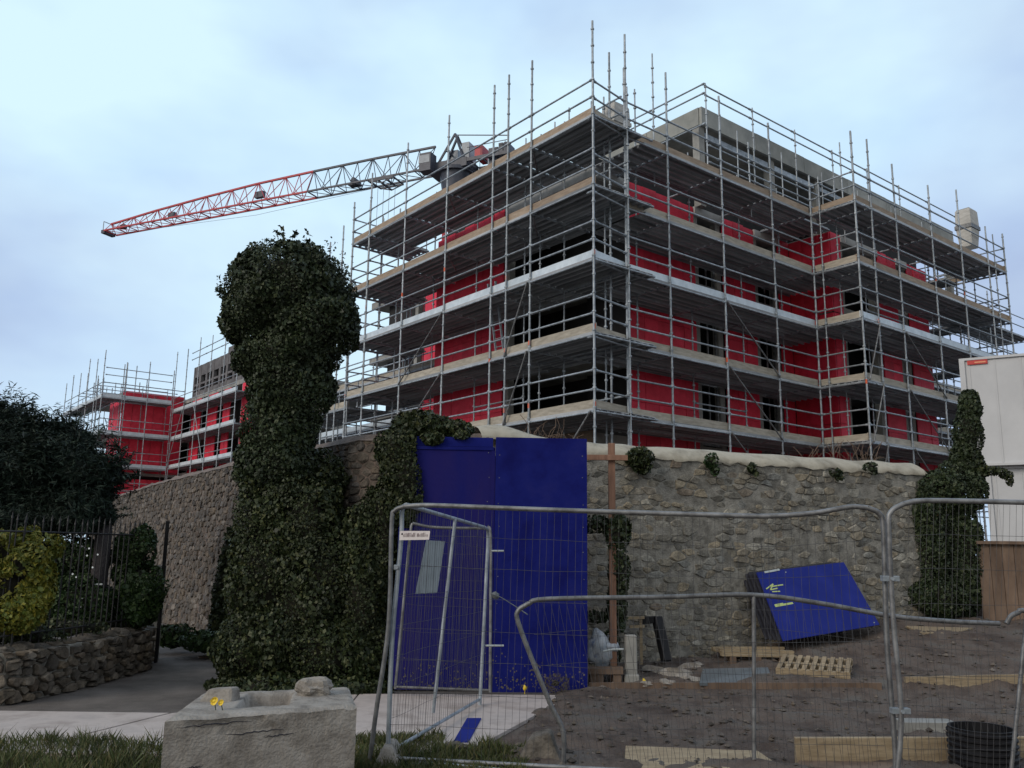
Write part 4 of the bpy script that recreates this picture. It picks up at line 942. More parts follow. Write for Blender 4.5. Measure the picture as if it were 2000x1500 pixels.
bx('sign', .18, .62, -.03, -.012, 6.28, 6.45, m_redsign); bx('sign_stripe', .34, .58, -.011, -.006, 6.31, 6.345, m_peach); bx('vent', 1.45, 1.75, -.04, -.02, 6.1, 6.14, m_iron); bx('knob', 1.3, 1.34, -.03, -.01, 5.1, 5.14, m_iron)
cabin(11.5, 1.2, 3.74, 'lower white site cabin partly hidden by ivy above the timber gate')

# ================================================================== FOREGROUND FENCES
def catmull(pts, sub=6):
    pts = [Vector(p) for p in pts]; P = [pts[0] * 2 - pts[1]] + pts + [pts[-1] * 2 - pts[-2]]; o = []
    for i in range(1, len(P) - 2):
        for k in range(sub):
            t = k / sub; a, b, c, d = P[i - 1:i + 3]
            o.append(.5 * ((2 * b) + (c - a) * t + (2 * a - 5 * b + 4 * c - d) * t * t + (3 * b - a - 3 * c + d) * t ** 3))
    o.append(pts[-1]); return o
def fence(label, top, bl, br, lpost, rpost, wires=True, nv=52, mids=(), bottom=True, m=None, r=.019, nh=8, group='mesh fence panels in the foreground'):
    """top: polyline of the rail between corner bends; lpost/rpost: polylines from the corner to the ground"""
    t = thing('mesh_fence_panel', label, 'fence', bl, group); m = m or m_galv_d
    for nm, pth in (('top_rail', top), ('post', lpost), ('post', rpost)):
        if pth: mb = MB(); mb.tube(catmull(pth, 5), r, 8); obj(nm, mb, m, t)
    for (a, b) in mids: mb = MB(); mb.tube([a, b], r * .85, 8); obj('middle_post', mb, m, t)
    if bottom: mb = MB(); mb.tube([bl + UPV * .02, br + UPV * .02], r * .85, 8); obj('bottom_rail', mb, m, t)
    if wires:
        tp = catmull(top, 5); Ls = [0]
        for i in range(len(tp) - 1): Ls.append(Ls[-1] + (tp[i + 1] - tp[i]).length)
        def tops(u):
            s = u * Ls[-1]; k = 0
            while k < len(Ls) - 2 and Ls[k + 1] < s: k += 1
            return tp[k].lerp(tp[k + 1], min(1, (s - Ls[k]) / (Ls[k + 1] - Ls[k] + 1e-9)))
        mb = MB()
        for k in range(1, nv):
            u = k / nv; a, b = bl.lerp(br, u) + UPV * .03, tops(u); mb.tube([a, a.lerp(b, .5) + Vector((random.uniform(-.008, .008), random.uniform(-.02, .02), 0)), b], .0013, 4, False)
        for j in range(1, nh):
            w = j / nh; mb.tube([(bl.lerp(br, k / 12) + UPV * .03).lerp(tops(k / 12), w + random.uniform(-.003, .003)) for k in range(13)], .0015, 4, False)
        obj('wire_mesh', mb, m_wire, t, kind='stuff')
    return t
YL, YR = 7.17, 6.5
def Ym(x): return YL + (YR - YL) * (x - 755) / 975.
def fm(x, y): return at(x, y, Y=Ym(x))
bl, br = fm(757, 1488), fm(1737, 1600)
bl.z = max(bl.z, .03); br.z = .05
top = [fm(790, 989), fm(840, 987), fm(1000, 993), fm(1140, 998), fm(1400, 1006), fm(1500, 1008), fm(1590, 1002), fm(1660, 990), fm(1695, 992)]
f1 = fence('wide galvanised mesh fence panel with sagging top rail', top, bl, br,
      [fm(790, 989), fm(771, 998), fm(765, 1025), fm(759, 1220), fm(736, 1380), fm(721, 1493)], [fm(1695, 992), fm(1718, 1004), fm(1726, 1040), fm(1732, 1250), fm(1750, 1500), br], nv=64)
# gate panel swung open towards the hoarding
ga, gb = at(757, 1488, Y=7.2), at(937, 1382, Y=9.72); ga.z = .06; gb.z = .06
gta, gtb = at(793, 986, Y=7.2), at(953, 1032, Y=9.72)
f2 = fence('narrow mesh gate panel swung open towards the blue hoarding', [gta + UPV * 0, gta.lerp(gtb, .08), gta.lerp(gtb, .5), gta.lerp(gtb, .95)], ga, gb,
      [gta, gta + Vector((-.03, 0, -.05)), at(783, 1060, Y=7.2), at(766, 1250, Y=7.2), ga], [gta.lerp(gtb, .95), gtb - UPV * .06, at(950, 1120, Y=9.72), gb - UPV * .05], nv=40, m=m_galv,
      mids=[(at(889, 1013, Y=8.45), at(846, 1392, Y=8.45))])
# panel parallel to the hoarding
ha, hb = at(772, 1345, Y=10.2), at(957, 1352, Y=10.2)
f3 = fence('rear mesh fence panel close in front of the blue hoarding', [at(806, 1022, Y=10.2), at(850, 1030, Y=10.2), at(950, 1032, Y=10.2)], ha, hb,
      [at(806, 1022, Y=10.2), at(801, 1045, Y=10.2), at(786, 1200, Y=10.2), ha], [at(950, 1032, Y=10.2), at(958, 1045, Y=10.2), at(958, 1200, Y=10.2), hb], nv=24, nh=6, r=.017)
# low buckled panel behind
def fk(x, y): return at(x, y, Y=7.12)
lb, rb = fk(1100, 1490), fk(1985, 1500); lb.z = .02; rb.z = .02
f4 = fence('low buckled mesh panel with slanting left leg behind the front fence', [fk(1030, 1180), fk(1070, 1170), fk(1300, 1166), fk(1470, 1162), fk(1600, 1178), fk(1740, 1203), fk(1860, 1214), fk(1952, 1218)], lb, rb,
      [fk(1030, 1180), fk(1012, 1193), fk(1012, 1215), fk(1040, 1290), fk(1075, 1375), fk(1100, 1430), lb], None, nv=60, nh=5, mids=[(fk(1472, 1165), fk(1473, 1487))], bottom=False)
# right-hand fence panels
a0, b0 = at(1752, 1600, Y=6.42), at(2300, 1620, Y=6.3); a0.z = b0.z = .05
f5 = fence('mesh fence panel at the right edge with a tight rounded corner', [at(1765, 984, Y=6.42), at(1800, 978, Y=6.42), at(1900, 979, Y=6.4), at(2100, 984, Y=6.35), at(2290, 990, Y=6.3)], a0, b0,
      [at(1765, 984, Y=6.42), at(1740, 1000, Y=6.42), at(1736, 1035, Y=6.42), at(1744, 1200, Y=6.42), at(1760, 1400, Y=6.42), a0], [at(2290, 990, Y=6.3), b0], nv=42)
a1 = at(1972, 1500, Y=6.95); a1.z = .02; b1 = a1 + Vector((2.2, .1, 0))
f6 = fence('second low panel starting at the right edge with rusty slanted post', [at(1990, 1196, Y=6.95), at(2010, 1192, Y=6.95), at(2200, 1195, Y=6.95), at(2420, 1200, Y=6.95)], a1, b1,
      [at(1990, 1196, Y=6.95), at(1975, 1203, Y=6.95), at(1966, 1218, Y=6.95)], [at(2420, 1200, Y=6.95), b1], nv=30, nh=5, mids=[(at(2006, 1200, Y=6.98), a1)], bottom=False)
# clamps
def clamp(p, lab, wd=.11):
    mb = MB(); mb.box((p.x - wd / 2, p.y - .03, p.z - .02), (p.x + wd / 2, p.y + .03, p.z + .02)); mb.tube([(p.x, p.y - .05, p.z), (p.x, p.y - .025, p.z)], .014, 6)
    obj('fence_clamp', mb, m_galv, label=lab, cat='clamp', bevel=.004)
clamp(at(776, 1108, Y=7.12), 'steel clamp joining the two left fence posts', .05); clamp(at(1738, 1130, Y=6.44), 'upper steel clamp joining the two right fence posts', .12); clamp(at(1758, 1388, Y=6.44), 'lower steel clamp joining the two right fence posts', .13)
# hinge stubs and tie on the rear post
for (y, lab) in ((1076, 'upper short steel pin beside the rear fence post'), (1261, 'lower short steel pin beside the rear fence post')):
    a, b = at(948 if y > 1200 else 960, y, Y=9.9), at(984, y, Y=9.9); mb = MB(); mb.tube([a, b], .012, 6); obj('hinge_pin', mb, m_sheet, label=lab, cat='pin')
a = at(958, 1160, Y=9.6); b = at(1030, 1200, Y=7.4); mb = MB(); mb.tube(catmull([a, at(975, 1165, Y=9.3), at(1000, 1180, Y=8.4), b], 5), .005, 5); mb.ellipsoid(at(968, 1163, Y=9.6), (.045, .03, .035), 8, 6, .5, 2)
obj('tie_cord', mb, m_slate, label='knotted grey cord tied from the gate to the low panel', cat='cord')
# fence foot, bottom bar, signs
p = at(763, 1480, Y=7.2); mb = MB(); mb.hexa([(p.x - .12, 7.05, 0), (p.x + .1, 7.05, 0), (p.x + .1, 7.45, 0), (p.x - .12, 7.45, 0)], [(p.x - .05, 7.1, .15), (p.x + .02, 7.1, .15), (p.x + .02, 7.4, .15), (p.x - .05, 7.4, .15)])
obj('footing_stone', mb, m_block, bevel=.02, label='wedge shaped pinkish footing stone under the left fence posts', cat='stone')
sg = thing('fence_sign', 'small white sign strip with dark red lettering on left fence', 'sign', at(810, 1052, Y=7.08))
mb = MB(); q = [at(780, 1055, Y=7.1), at(838, 1054, Y=7.06), at(840, 1037, Y=7.06), at(781, 1037, Y=7.1)]
mb.hexa([v + Vector((0, .004, 0)) for v in q], q); obj('plate', mb, m_sign, sg)
mb = MB(); rnd = random.Random(2); u = .13
while u < .93:
    wv = rnd.choice([.012, .02, .024]); hgt = rnd.choice([.3, .42, .5])
    if not .52 < u < .58: 
        a = q[0].lerp(q[1], u).lerp(q[3].lerp(q[2], u), .34) + Vector((0, -.002, 0)); b = a + UPV * (hgt * .065); mb.bar(a, b, wv * .16, .002, Vector((0, 1, 0)))
    u += .042
obj('lettering', mb, m_ink, sg)
mb = MB(); a = q[0].lerp(q[3], .6) + Vector((.012, -.003, 0)); mb.ellipsoid(a + Vector((.012, 0, .005)), (.012, .002, .009), 8, 5); obj('logo', mb, m_iron, sg)
mb = MB(); q = [at(811, 1160, Y=7.85), at(853, 1158, Y=8.3), at(868, 1057, Y=8.3), at(832, 1055, Y=7.85)]
mb.hexa([v + Vector((.004, .004, 0)) for v in q], q); obj('white_board', mb, m_sheet, label='blank pale grey sheet hung on the open gate panel', cat='board')
# light bottom bar lying in front of the fence
a, b = at(772, 1479, Z=.03), at(1000, 1502, Z=.03); mb = MB(); mb.bar(a + Vector((0, -.08, 0)), b + Vector((0, -.08, 0)), .04, .025)
obj('pale_batten', mb, m_sheet, label='thin pale batten lying in grass along the fence foot', cat='batten')

# ================================================================== CONCRETE BLOCK
blk = thing('concrete_block', 'big weathered concrete block in the foreground with a lifting recess', 'concrete block', (-1.6, 6.2, 0))
k4 = [at(322, 1405, Z=.62), at(697, 1378, Z=.62), at(682, 1341, Z=.62), at(395, 1352, Z=.62)]
nx, ny = 44, 26; mb = MB(); vs = []
def blkp(a, b, z):
    p = k4[0].lerp(k4[1], a).lerp(k4[3].lerp(k4[2], a), b); return Vector((p.x, p.y, z))
def topz(a, b):
    z = .62 + .007 * noise.noise(Vector((a * 6, b * 5, 0))) + .005 * noise.noise(Vector((a * 20, b * 16, 3)))
    e = min(a, 1 - a, b, 1 - b); z -= (.016 + .022 * max(0, noise.noise(Vector((a * 13, b * 11, 8))))) * max(0, 1 - e / .03) ** 2
    rx, ry = (a - .47) / .13, (b - .55) / .28; rr = max(abs(rx), abs(ry)); z -= .13 * sstep(1.15 - rr, 0, .3)
    return z
for j in range(ny + 1):
    for i in range(nx + 1): a, b = i / nx, j / ny; vs.append(blkp(a, b, topz(a, b)))
fs = [(j * (nx + 1) + i, j * (nx + 1) + i + 1, (j + 1) * (nx + 1) + i + 1, (j + 1) * (nx + 1) + i) for j in range(ny) for i in range(nx)]
mb.add(vs, fs, True); obj('top_face', mb, m_block, blk)
def face(a0, b0, a1, b1, nrm):
    mb = MB(); vs = []; n = 70; mrows = 24
    for j in range(mrows + 1):
        for i in range(n + 1):
            t = i / n; a = a0 + (a1 - a0) * t; b = b0 + (b1 - b0) * t; z = topz(min(max(a, 0), 1), min(max(b, 0), 1)) * (j / mrows); p = blkp(a, b, z - .02 * (j == 0))
            d = .003 * noise.noise(Vector((p.x * 9, p.y * 9, z * 9))) + .004 * noise.noise(Vector((p.x * 27, z * 27, 1)))
            if 0 < j < mrows and 0 < i < n: p = p + nrm * d + nrm * (-.016 if (j == mrows - 3 and .28 < t < .55) or (j == mrows - 1 and .1 < t < .5) else 0)
            vs.append(p)
    mb.add(vs, [(j * (n + 1) + i, j * (n + 1) + i + 1, (j + 1) * (n + 1) + i + 1, (j + 1) * (n + 1) + i) for j in range(mrows) for i in range(n)], True); return mb
fx = (k4[1] - k4[0]).normalized(); fn = Vector((fx.y, -fx.x, 0))
for nm, args in (('front_face', (0, 0, 1, 0, fn)), ('right_face', (1, 0, 1, 1, fx)), ('back_face', (1, 1, 0, 1, -fn)), ('left_face', (0, 1, 0, 0, -fx))): obj(nm, face(*args), m_block, blk)
rnd = random.Random(6)
for (a0, a1, zc) in ((.30, .60, .50), (.06, .44, .565), (.5, .66, .47), (.12, .2, .33)):
    mb = MB(); pts = []
    for k in range(15):
        a = a0 + (a1 - a0) * k / 14; p = blkp(a, 0, zc + rnd.uniform(-.006, .006) + .03 * (a - a0)); pts.append(p + fn * .001)
    mb.tube(pts, [.0008 + .0032 * math.sin(math.pi * k / 14) for k in range(15)], 5); obj('crack', mb, m_darkply, blk)
def lump(name, p, r, m, lab, cat, seed=0, jit=.45, nu=16, nv=11):
    mb = MB(); mb.ellipsoid(p, r, nu, nv, jit, seed, flat=True); return obj(name, mb, m, label=lab, cat=cat, bevel=0)
p = at(612, 1345, Z=.66); lump('stone', (p.x, p.y, .665), (.13, .10, .075), m_block, 'rounded stone resting on the right end of the concrete block', 'stone', 3)
p = at(430, 1355, Z=.66); mb = MB(); mb.hexa([(p.x - .13, p.y - .1, .60), (p.x + .11, p.y - .08, .60), (p.x + .12, p.y + .1, .60), (p.x - .1, p.y + .1, .60)], [(p.x - .07, p.y - .06, .70), (p.x + .1, p.y - .06, .71), (p.x + .11, p.y + .08, .70), (p.x - .05, p.y + .08, .69)])
obj('stone', mb, m_block, bevel=.02, label='squarish lump of concrete resting on the left end of the block', cat='stone')
fw = thing('dandelion', 'small yellow dandelion flowers growing from the concrete block edge', 'flower', at(425, 1385, Z=.63))
for (x, y, r_) in ((419, 1369, .028), (432, 1372, .02)):
    p = at(x, y, Y=5.85); mb = MB()
    for k in range(16):
        a = k * .393 * 2.4; d = Vector((math.cos(a) * .8, -.5 + .3 * math.sin(a * 2), math.sin(a))).normalized(); w_ = d.cross(Vector((0, 1, 0))).normalized() * .006
        mb.add([p + w_, p - w_, p + d * r_ - w_, p + d * r_ + w_], [(0, 1, 2, 3)])
    mb.ellipsoid(p, (r_ * .6, r_ * .5, r_ * .55), 8, 6, .4, x); obj('flower_head', mb, m_yel, fw)
    mb = MB(); mb.tube([p, Vector((p.x + .01, p.y + .02, .6))], .003, 5); obj('stem', mb, m_grn, fw)

# ================================================================== LOOSE THINGS NEAR THE FENCE
q = [at(885, 1448, Z=.03), at(915, 1448, Z=.03), at(940, 1402, Z=.03), at(912, 1402, Z=.03)]
plank('blue_offcut', q, .02, m_bluepanel, 'small blue painted board offcut lying on the pale path', 'offcut')
p = at(890, 1462, Z=.03); lump('stone', (p.x, p.y, .02), (.09, .06, .07), m_stone_low, 'small brown stone in grass at the end of the blue offcut', 'stone', 8)
p = at(905, 1490, Z=.02); 
p = at(1052, 1500, Y=7.3); mb = MB(); mb.hexa([(p.x - .2, 7.2, -.02), (p.x + .2, 7.15, -.02), (p.x + .16, 7.55, -.02), (p.x - .14, 7.5, -.02)], [(p.x - .1, 7.25, .17), (p.x + .08, 7.22, .25), (p.x + .12, 7.45, .24), (p.x - .04, 7.45, .21)])
obj('boulder', mb, m_stone_low, bevel=.03, label='brown angular boulder on the soil below the bent fence leg', cat='boulder')
a, b = at(1556, 1482, Y=7.35), at(1872, 1474, Y=7.45); mb = MB(); mb.hexa([(a.x, 7.35, 0.0), (b.x, 7.45, 0.0), (b.x, 7.5, 0.0), (a.x, 7.4, 0.0)], [(a.x, 7.35, .2), (b.x, 7.45, .2), (b.x, 7.5, .2), (a.x, 7.4, .2)])
obj('timber_board', mb, m_wood, bevel=.005, label='clean pale board standing on edge left of the ribbed black pipe', cat='board')
q = [at(1219, 1500, Z=.04), at(1560, 1520, Z=.04), at(1480, 1466, Z=.05), at(1222, 1456, Z=.05)]
plank('timber_board', q, .03, m_wood, 'wide soil-stained board lying flat at the bottom edge', 'board')
q = [at(1555, 1497, Z=.03), at(1745, 1505, Z=.03), at(1745, 1488, Z=.03), at(1560, 1485, Z=.03)]
plank('timber_board', q, .02, m_wood_d, 'narrow dirty board lying below the clean standing board', 'board')
a = at(1984, 1440, Y=7.5); mb = MB(); mb.box((a.x, 7.5, 0), (a.x + .6, 7.55, .2)); obj('timber_board', mb, m_wood, bevel=.005, label='pale board on edge at the right edge behind the rusty post', cat='board')
a, b = at(1752, 1406, Z=.12), at(1856, 1406, Z=.12); mb = MB(); mb.box((a.x, a.y - .12, -.02), (b.x, a.y + .1, .12)); mb.box((a.x + .1, a.y - .125, .03), (b.x - .05, a.y - .121, .07))
obj('kerb_piece', mb, m_conc, bevel=.012, label='short pale concrete kerb piece behind the standing board', cat='kerb')
# ribbed black pipe
p = at(1916, 1420, Y=7.25); r = .255; zt = p.z; tp_ = thing('ribbed_pipe', 'upright ribbed black drainage pipe at the bottom right', 'pipe', (p.x, 7.25, 0))
mb = MB(); prof = []; z = 0.0
while z < zt - .02: prof += [(z, r - .012), (z + .012, r), (z + .024, r), (z + .034, r - .012)]; z += .045
prof += [(zt, r - .01), (zt, r - .03), (.02, r - .03)]; n = 40; vs = [(p.x + R * math.cos(2 * math.pi * k / n), 7.25 + R * math.sin(2 * math.pi * k / n), zz) for zz, R in prof for k in range(n)]
mb.add(vs, [(j * n + k, j * n + (k + 1) % n, (j + 1) * n + (k + 1) % n, (j + 1) * n + k) for j in range(len(prof) - 1) for k in range(n)], False); obj('ribbed_wall', mb, m_black, tp_)
mb = MB(); mb.tube([(p.x, 7.25, .0), (p.x, 7.25, .02)], r - .031, 24); obj('base', mb, m_soil, tp_)
# thin plank on the driveway
q = [at(388, 1284, Z=.03), at(455, 1277, Z=.03), at(452, 1273, Z=.03), at(386, 1281, Z=.03)]; plank('plank', q, .02, m_wood_d, 'thin plank lying on the driveway beside the ivy', 'plank')

# ================================================================== VEGETATION
# ivy-clad tree
TE = [((-3.10, 11.5, 5.05), (.86, .8, .74)), ((-2.74, 11.4, 4.62), (.68, .62, .55)), ((-3.42, 11.5, 4.78), (.56, .6, .6)), ((-3.05, 11.5, 4.25), (.72, .62, .5)), ((-3.0, 11.5, 3.8), (.6, .55, .6)), ((-3.1, 11.5, 3.2), (.5, .5, .6)), ((-3.12, 11.5, 2.7), (.55, .5, .5))]
tree = thing('ivy_tree', 'ivy-smothered tree with a big rounded head rising above the wall', 'tree', (-3.1, 11.5, 0))
mb = MB(); mb.tube([(-3.1, 11.5, 0), (-3.15, 11.5, 1.5), (-3.05, 11.5, 3), (-3.1, 11.5, 4.6)], [.28, .22, .18, .08], 12)
for k in range(9):
    a = k * 2.4; z = 3.2 + .2 * k; mb.tube([(-3.1, 11.5, z), (-3.1 + .35 * math.cos(a), 11.5 + .35 * math.sin(a), z + .25), (-3.1 + .6 * math.cos(a), 11.5 + .55 * math.sin(a), z + .55)], [.06, .035, .015], 6)
obj('trunk', mb, m_bark, tree)
mb = MB()
for c, r in TE: mb.ellipsoid(c, [x * .64 for x in r], 18, 12, .25, c[2])
obj('crown_shade_core', mb, m_core_shade, tree)  # added dark blobs filling the crown so light does not pass
P, Nn = ell_points(TE, 4600, .34, .17, 3.6); V = leaf_mesh(P, Nn, .036, 1.3, .4, .95)
# stray twigs poking out of the top
SP = []; SN = []
for k in range(46):
    th = random.uniform(0, 2 * math.pi); ph = random.uniform(0.05, 1.3); d = Vector((math.cos(th) * math.sin(ph), math.sin(th) * math.sin(ph), math.cos(ph)))
    c, r = random.choice(TE[:3]); b = Vector(c) + Vector((d.x * r[0], d.y * r[1], d.z * r[2])) * .95; g = (d + Vector((0, 0, .5))).normalized()
    for j in range(14): SP.append(b + g * (.018 * j) + Vector([random.gauss(0, .022) for _ in range(3)])); SN.append(g)
V = np.concatenate([V, leaf_mesh(np.array(SP), np.array(SN), .045, 1.3, .1, 1.2)])
leaves('crown', V, m_ivyd, tree)

# ivy over the wall
IE = [((-3.08, 11.5, 2.1), (.55, .5, .75)), ((-3.05, 11.3, 1.2), (.56, .5, .95)), ((-2.95, 11.0, .45), (.62, .55, .5)), ((-2.6, 11.3, 1.85), (.5, .5, .7)), ((-2.4, 11.15, 1.0), (.62, .5, 1.0)), ((-2.2, 10.95, .4), (.7, .5, .45)),
      ((-1.8, 10.95, 1.15), (.3, .3, 1.1)), ((-1.55, 10.95, 1.9), (.24, .24, .75)), ((-1.3, 10.66, 2.42), (.22, .13, .55)), ((-1.42, 10.7, 2.8), (.26, .15, .35)), ((-2.7, 11.75, 2.5), (.52, .36, .42)), ((-1.62, 11.0, .45), (.26, .26, .45))]
ivy = thing('ivy', 'thick dark ivy mass spilling down the wall left of the hoarding', 'ivy', (-2.4, 11.2, 0))
mb = MB()
for c, r in IE: mb.ellipsoid(c, [x * .66 for x in r], 18, 12, .25, c[2])
obj('ivy_shade_core', mb, m_core_shade, ivy)  # added dark blobs inside the ivy, stopping light from passing
P, Nn = ell_points(IE, 4200, .4, .28, 3.2, 5.0); leaves('foliage', leaf_mesh(P, Nn, .037, 1.2, .7, .9), m_ivy, ivy, kind='stuff')
TI = [((-1.12, 11.0, 3.16), (.40, .32, .22)), ((-.76, 11.0, 3.16), (.26, .22, .12)), ((-1.35, 10.85, 3.0), (.25, .25, .25)), ((-1.0, 10.68, 3.0), (.14, .08, .08)), ((-.62, 10.7, 3.04), (.10, .07, .05))]
ivt = thing('ivy', 'light green ivy clump on the wall top above the blue hoarding', 'ivy', (-1.1, 11.15, 2.9))
mb = MB()
for c, r in TI: mb.ellipsoid(c, [x * .75 for x in r], 14, 9, .25, c[2])
obj('ivy_shade_core', mb, m_core_shade, ivt)  # added dark filling of the clump, blocks light between leaves
P, Nn = ell_points(TI, 1900, .25, .3, 4); leaves('foliage', leaf_mesh(P, Nn, .05, 1.2, .5, .9), m_ivy, ivt, kind='stuff')

def bush(name, label, ells, m, size, dens, cat='shrub', lump=.25, elong=1.25, width=.42, group=None, core=.75, droop=.4, depth=.3, spread=.9):
    z0 = min(c[2] - r[2] for c, r in ells); t = thing(name, label, cat, (ells[0][0][0], ells[0][0][1], z0), group); mb = MB()
    for c, r in ells: mb.ellipsoid(c, [x * core for x in r], 12, 8, .3, c[0])
    obj('stems', mb, m_core_shade, t); P, Nn = ell_points(ells, dens, depth, lump, 3.2, ells[0][0][0]); leaves('foliage', leaf_mesh(P, Nn, size, elong, droop, spread, width), m, t, kind='stuff'); return t  # dark core added under the leaves to block light
def E_(x, y, Y, rx, rz, ry=None):
    p = at(x, y, Y=Y); k = Y / FPX; return ((p.x, p.y, p.z), (rx * k, ry or min(rx, rz) * k * .8, rz * k))
# conifer at left
con = thing('conifer', 'dark feathery conifer with a leaning trunk at the left edge', 'tree', (-5.6, 12.0, 0))
mb = MB(); mb.tube([at(184, 1232, Y=11.7) - UPV * .6, at(184, 1228, Y=11.7), at(192, 1140, Y=11.7), at(203, 1040, Y=11.8), at(200, 960, Y=12.1), at(150, 870, Y=12.7)], [.13, .11, .11, .105, .09, .05], 10)
obj('trunk', mb, m_bark, con)
mb = MB(); a = at(185, 1141, Y=11.55); b = at(200, 1141, Y=11.55); mb.bar(a, b, .01, .02); obj('tag', mb, m_sheet, con)
CE = [E_(30, 893, 12.6, 120, 65, .8), E_(-50, 868, 12.8, 120, 75, .9), E_(115, 908, 12.2, 78, 46, .6), E_(162, 928, 12.0, 62, 44, .55), E_(40, 948, 12.2, 150, 75, .8), E_(150, 993, 11.8, 72, 50, .5), E_(50, 1008, 11.9, 120, 45, .6), E_(-80, 938, 12.6, 150, 130, .9), E_(120, 856, 12.6, 58, 26, .4), E_(40, 843, 12.8, 60, 24, .4)]
mb = MB()
for c, r in CE: mb.ellipsoid(c, [x * .66 for x in r], 14, 10, .3, c[0])
obj('crown_shade_core', mb, m_core_shade, con)  # added dark blobs that keep light from passing through the conifer
P, Nn = ell_points(CE, 4200, .4, .35, 2.8)
V = [leaf_mesh(P, Nn * .6 + np.array([.2, 0, .35]), .058, 1.7, -.25, .5, .16)]
SP = []; SN = []
for k in range(1500):                      # flat sprays sticking out of the crown
    i = random.randrange(len(P)); n_ = Vector(Nn[i])
    if n_.z < -.35: continue
    b = Vector(P[i]); g = (n_ + Vector((.5, -.2, -.05))).normalized(); Ln = random.uniform(.12, .42)
    for j in range(18): SP.append(b + g * (Ln * j / 18) + Vector((0, 0, .06 * (j / 18) ** 2)) + Vector([random.gauss(0, .024), random.gauss(0, .024), random.gauss(0, .010)])); SN.append(Vector((0, 0, 1)))
V.append(leaf_mesh(np.array(SP), np.array(SN), .055, 1.9, -.1, .6, .16)); leaves('foliage', np.concatenate(V), m_con, con, kind='stuff')
# shrubs behind the railings
bush('climber', 'yellow-green climber tumbling over the railings at the far left', [E_(10, 1085, 9.8, 80, 50, .3), E_(60, 1068, 9.9, 50, 40, .25), E_(20, 1150, 9.75, 62, 70, .28), E_(98, 1066, 10.0, 26, 26, .2), E_(66, 1150, 9.9, 38, 60, .2), E_(5, 1195, 9.7, 70, 36, .25), E_(50, 1105, 9.7, 52, 50, .25), E_(50, 1180, 9.7, 50, 40, .2)], m_yell, .04, 4600, lump=.4, core=.5)
bush('climber', 'fresh green climber on the right end of the railings', [E_(268, 1078, 12.0, 40, 44, .22), E_(265, 1150, 11.95, 44, 72, .25), E_(240, 1065, 12.0, 16, 26, .15)], m_grn, .04, 4600, lump=.4, core=.5)
sh = bush('shrub', 'dark shrub dotted with white flowers behind the middle railings', [E_(145, 1100, 11.9, 62, 52, .3), E_(130, 1180, 11.6, 85, 55, .3), E_(195, 1190, 12.0, 50, 45, .25)], m_grn, .042, 3000, core=.55)
mb = MB()
for (x, y) in ((137, 1043), (150, 1043), (174, 1071), (170, 1085), (191, 1083), (142, 1121), (149, 1127), (161, 1168), (163, 1182), (158, 1185), (60, 1187), (118, 1189), (206, 1172), (96, 1150), (74, 1180), (181, 1108)):
    p = at(x, y, Y=11.45 + random.uniform(-.1, .1))
    for k in range(5):
        a = k * 1.256; d = Vector((math.cos(a), -.3, math.sin(a))) * .013; w_ = Vector((-math.sin(a), 0, math.cos(a))) * .009; mb.add([p, p + d * .6 + w_, p + d, p + d * .6 - w_], [(0, 1, 2, 3)])
obj('white_flowers', mb, m_flow, sh)
bush('undergrowth', 'low weeds growing along the top of the garden wall', [E_(30, 1240, 10.2, 90, 20, .25), E_(140, 1225, 11, 60, 16, .2), E_(225, 1218, 12, 60, 10, .2)], m_ivy, .035, 1900, 'weeds')
bush('undergrowth', 'green weeds at the foot of the tall wall beside the driveway', [E_(340, 1240, 14.0, 40, 20, .25), E_(395, 1252, 13.5, 45, 18, .3)], m_grn, .05, 1500, 'weeds')
bush('undergrowth', 'trailing ivy skirt on the ground at the driveway edge', [((-2.95, 10.6, .05), (.6, .4, .10)), ((-2.6, 10.45, .06), (.7, .4, .14)), ((-1.9, 10.6, .05), (.5, .3, .12))], m_ivy, .045, 1700, 'ivy')
bush('ivy_strand', 'thin ivy strand climbing the brown wall near the large ivy', [E_(432, 1150, 14.2, 14, 75, .12), E_(445, 1090, 14.2, 12, 60, .1), E_(425, 1215, 14.0, 16, 30, .12)], m_ivy, .05, 1900, 'ivy')
# ivy on the timber post
bush('ivy_strand', 'ragged ivy wrapped round the slim timber post', [E_(1205, 1045, 11.2, 26, 42, .14), E_(1210, 1110, 11.25, 20, 55, .12), E_(1165, 1025, 11.3, 30, 16, .12), E_(1205, 1190, 11.3, 18, 45, .1), E_(1190, 1270, 11.3, 22, 40, .1), E_(1160, 1205, 11.4, 25, 12, .1)], m_ivyd, .045, 1900, 'ivy', core=.55)
# tufts on the wall
for (x, y, rx, rz, lab, m) in ((1250, 893, 28, 18, 'widest leafy tuft on the coping right of the timber post', m_ivy), (1390, 900, 15, 17, 'green tuft drooping from the middle of the wall coping', m_grn), (1470, 914, 7, 8, 'tiny weed tuft under the coping between two larger tufts', m_ivy), (1632, 924, 13, 9, 'small weed tuft on the coping above the leaning blue panel', m_ivy), (1700, 912, 14, 9, 'weed tuft at the broken right end of the coping', m_ivyd)):
    Yt = 11.95 + (x - 1180) / 600 * 2.1; bush('weed_tuft', lab, [E_(x, y, Yt, rx, rz), E_(x + 6, y + rz, Yt, rx * .6, rz * .7)], m, .05, 1800, 'weeds', core=.5, spread=1.2)
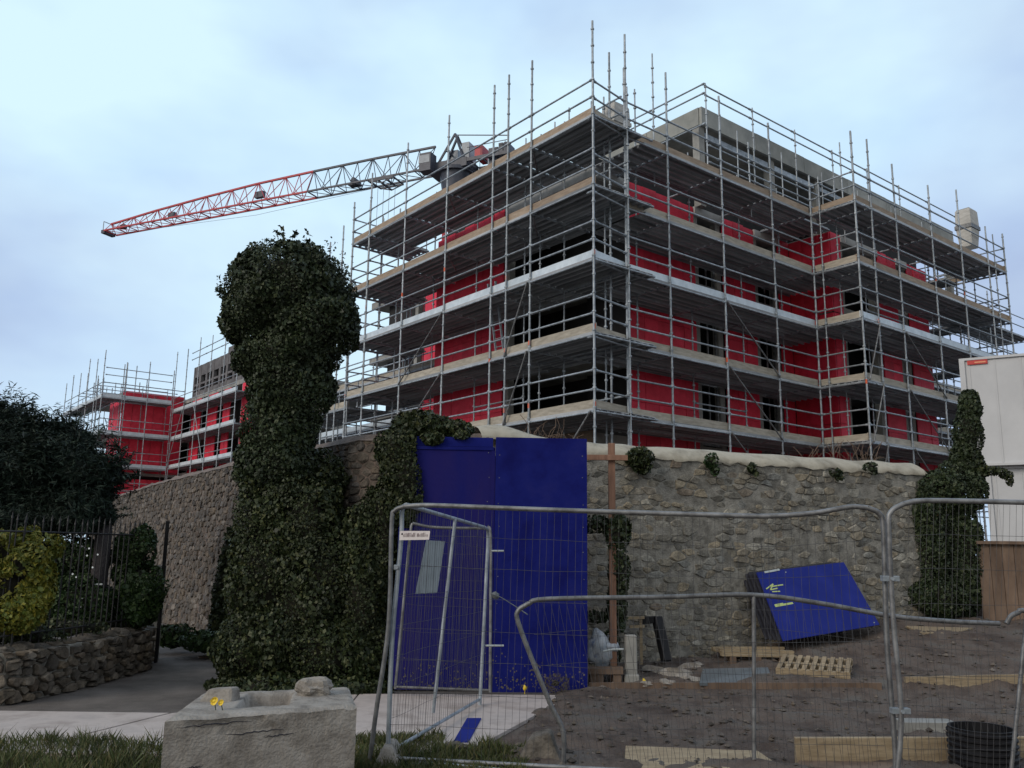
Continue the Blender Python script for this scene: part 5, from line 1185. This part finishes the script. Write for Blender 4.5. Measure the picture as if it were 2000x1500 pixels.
# ivy at the right
bush('ivy', 'dark ivy mass at the right end of the stone wall below the cabins', [E_(1840, 960, 14.5, 66, 42, .2), E_(1815, 1050, 14.4, 34, 110, .16), E_(1850, 1080, 14.6, 40, 125, .16), E_(1885, 1080, 14.6, 36, 130, .16), E_(1830, 1170, 14.3, 66, 34, .2), E_(1902, 960, 14.6, 26, 40, .2)], m_ivyd, .042, 3400, 'ivy', core=.6)
bush('ivy', 'tall ivy covered stump standing in front of the white cabin', [E_(1893, 795, 14.8, 22, 36, .18), E_(1892, 850, 14.8, 26, 70, .2), E_(1890, 905, 14.8, 32, 50, .22), E_(1870, 925, 14.8, 44, 30, .22)], m_ivyd, .042, 3400, 'ivy', core=.6)
bush('ivy_strand', 'horizontal ivy tendril hanging over the lower white cabin', [E_(1935, 920, 14.6, 34, 8, .10), E_(1966, 928, 14.6, 14, 8, .08), E_(1972, 940, 14.6, 7, 10, .06)], m_ivy, .045, 2000, 'ivy', core=.5)
# brambles behind the coping
mb = MB(); rnd = random.Random(8)
for k in range(60):
    s = rnd.uniform(0.8, 1.6) if k < 25 else rnd.uniform(5.6, 7.2); p = fr_(s, 3.15, -.3); d = Vector((rnd.uniform(-.25, .25), 0, rnd.uniform(.1, .4))); mb.tube([p, p + d * .6, p + d + Vector((rnd.uniform(-.1, .1), 0, -.03))], .004, 4, False)
obj('bare_twigs', mb, m_wood_d, label='thin bare twigs sprouting behind the cream coping', cat='twigs')
# dry weed clump at the foot of the hoarding
bush('weed_clump', 'greyish dry weed clump at the foot of the blue hoarding', [E_(1085, 1335, 10.55, 24, 16, .1)], m_peb, .03, 2400, 'weeds', core=.3, elong=2.2, width=.15, spread=1.5, droop=-.4)
p = at(1025, 1344, Y=10.6); mb = MB(); mb.ellipsoid((p.x, p.y, p.z), (.02, .02, .035), 8, 6, .5, 1); mb.tube([(p.x, p.y, 0), (p.x, p.y, p.z)], .004, 5); obj('yellow_flower', mb, m_yel, label='single yellow flower at the foot of the blue hoarding', cat='flower')
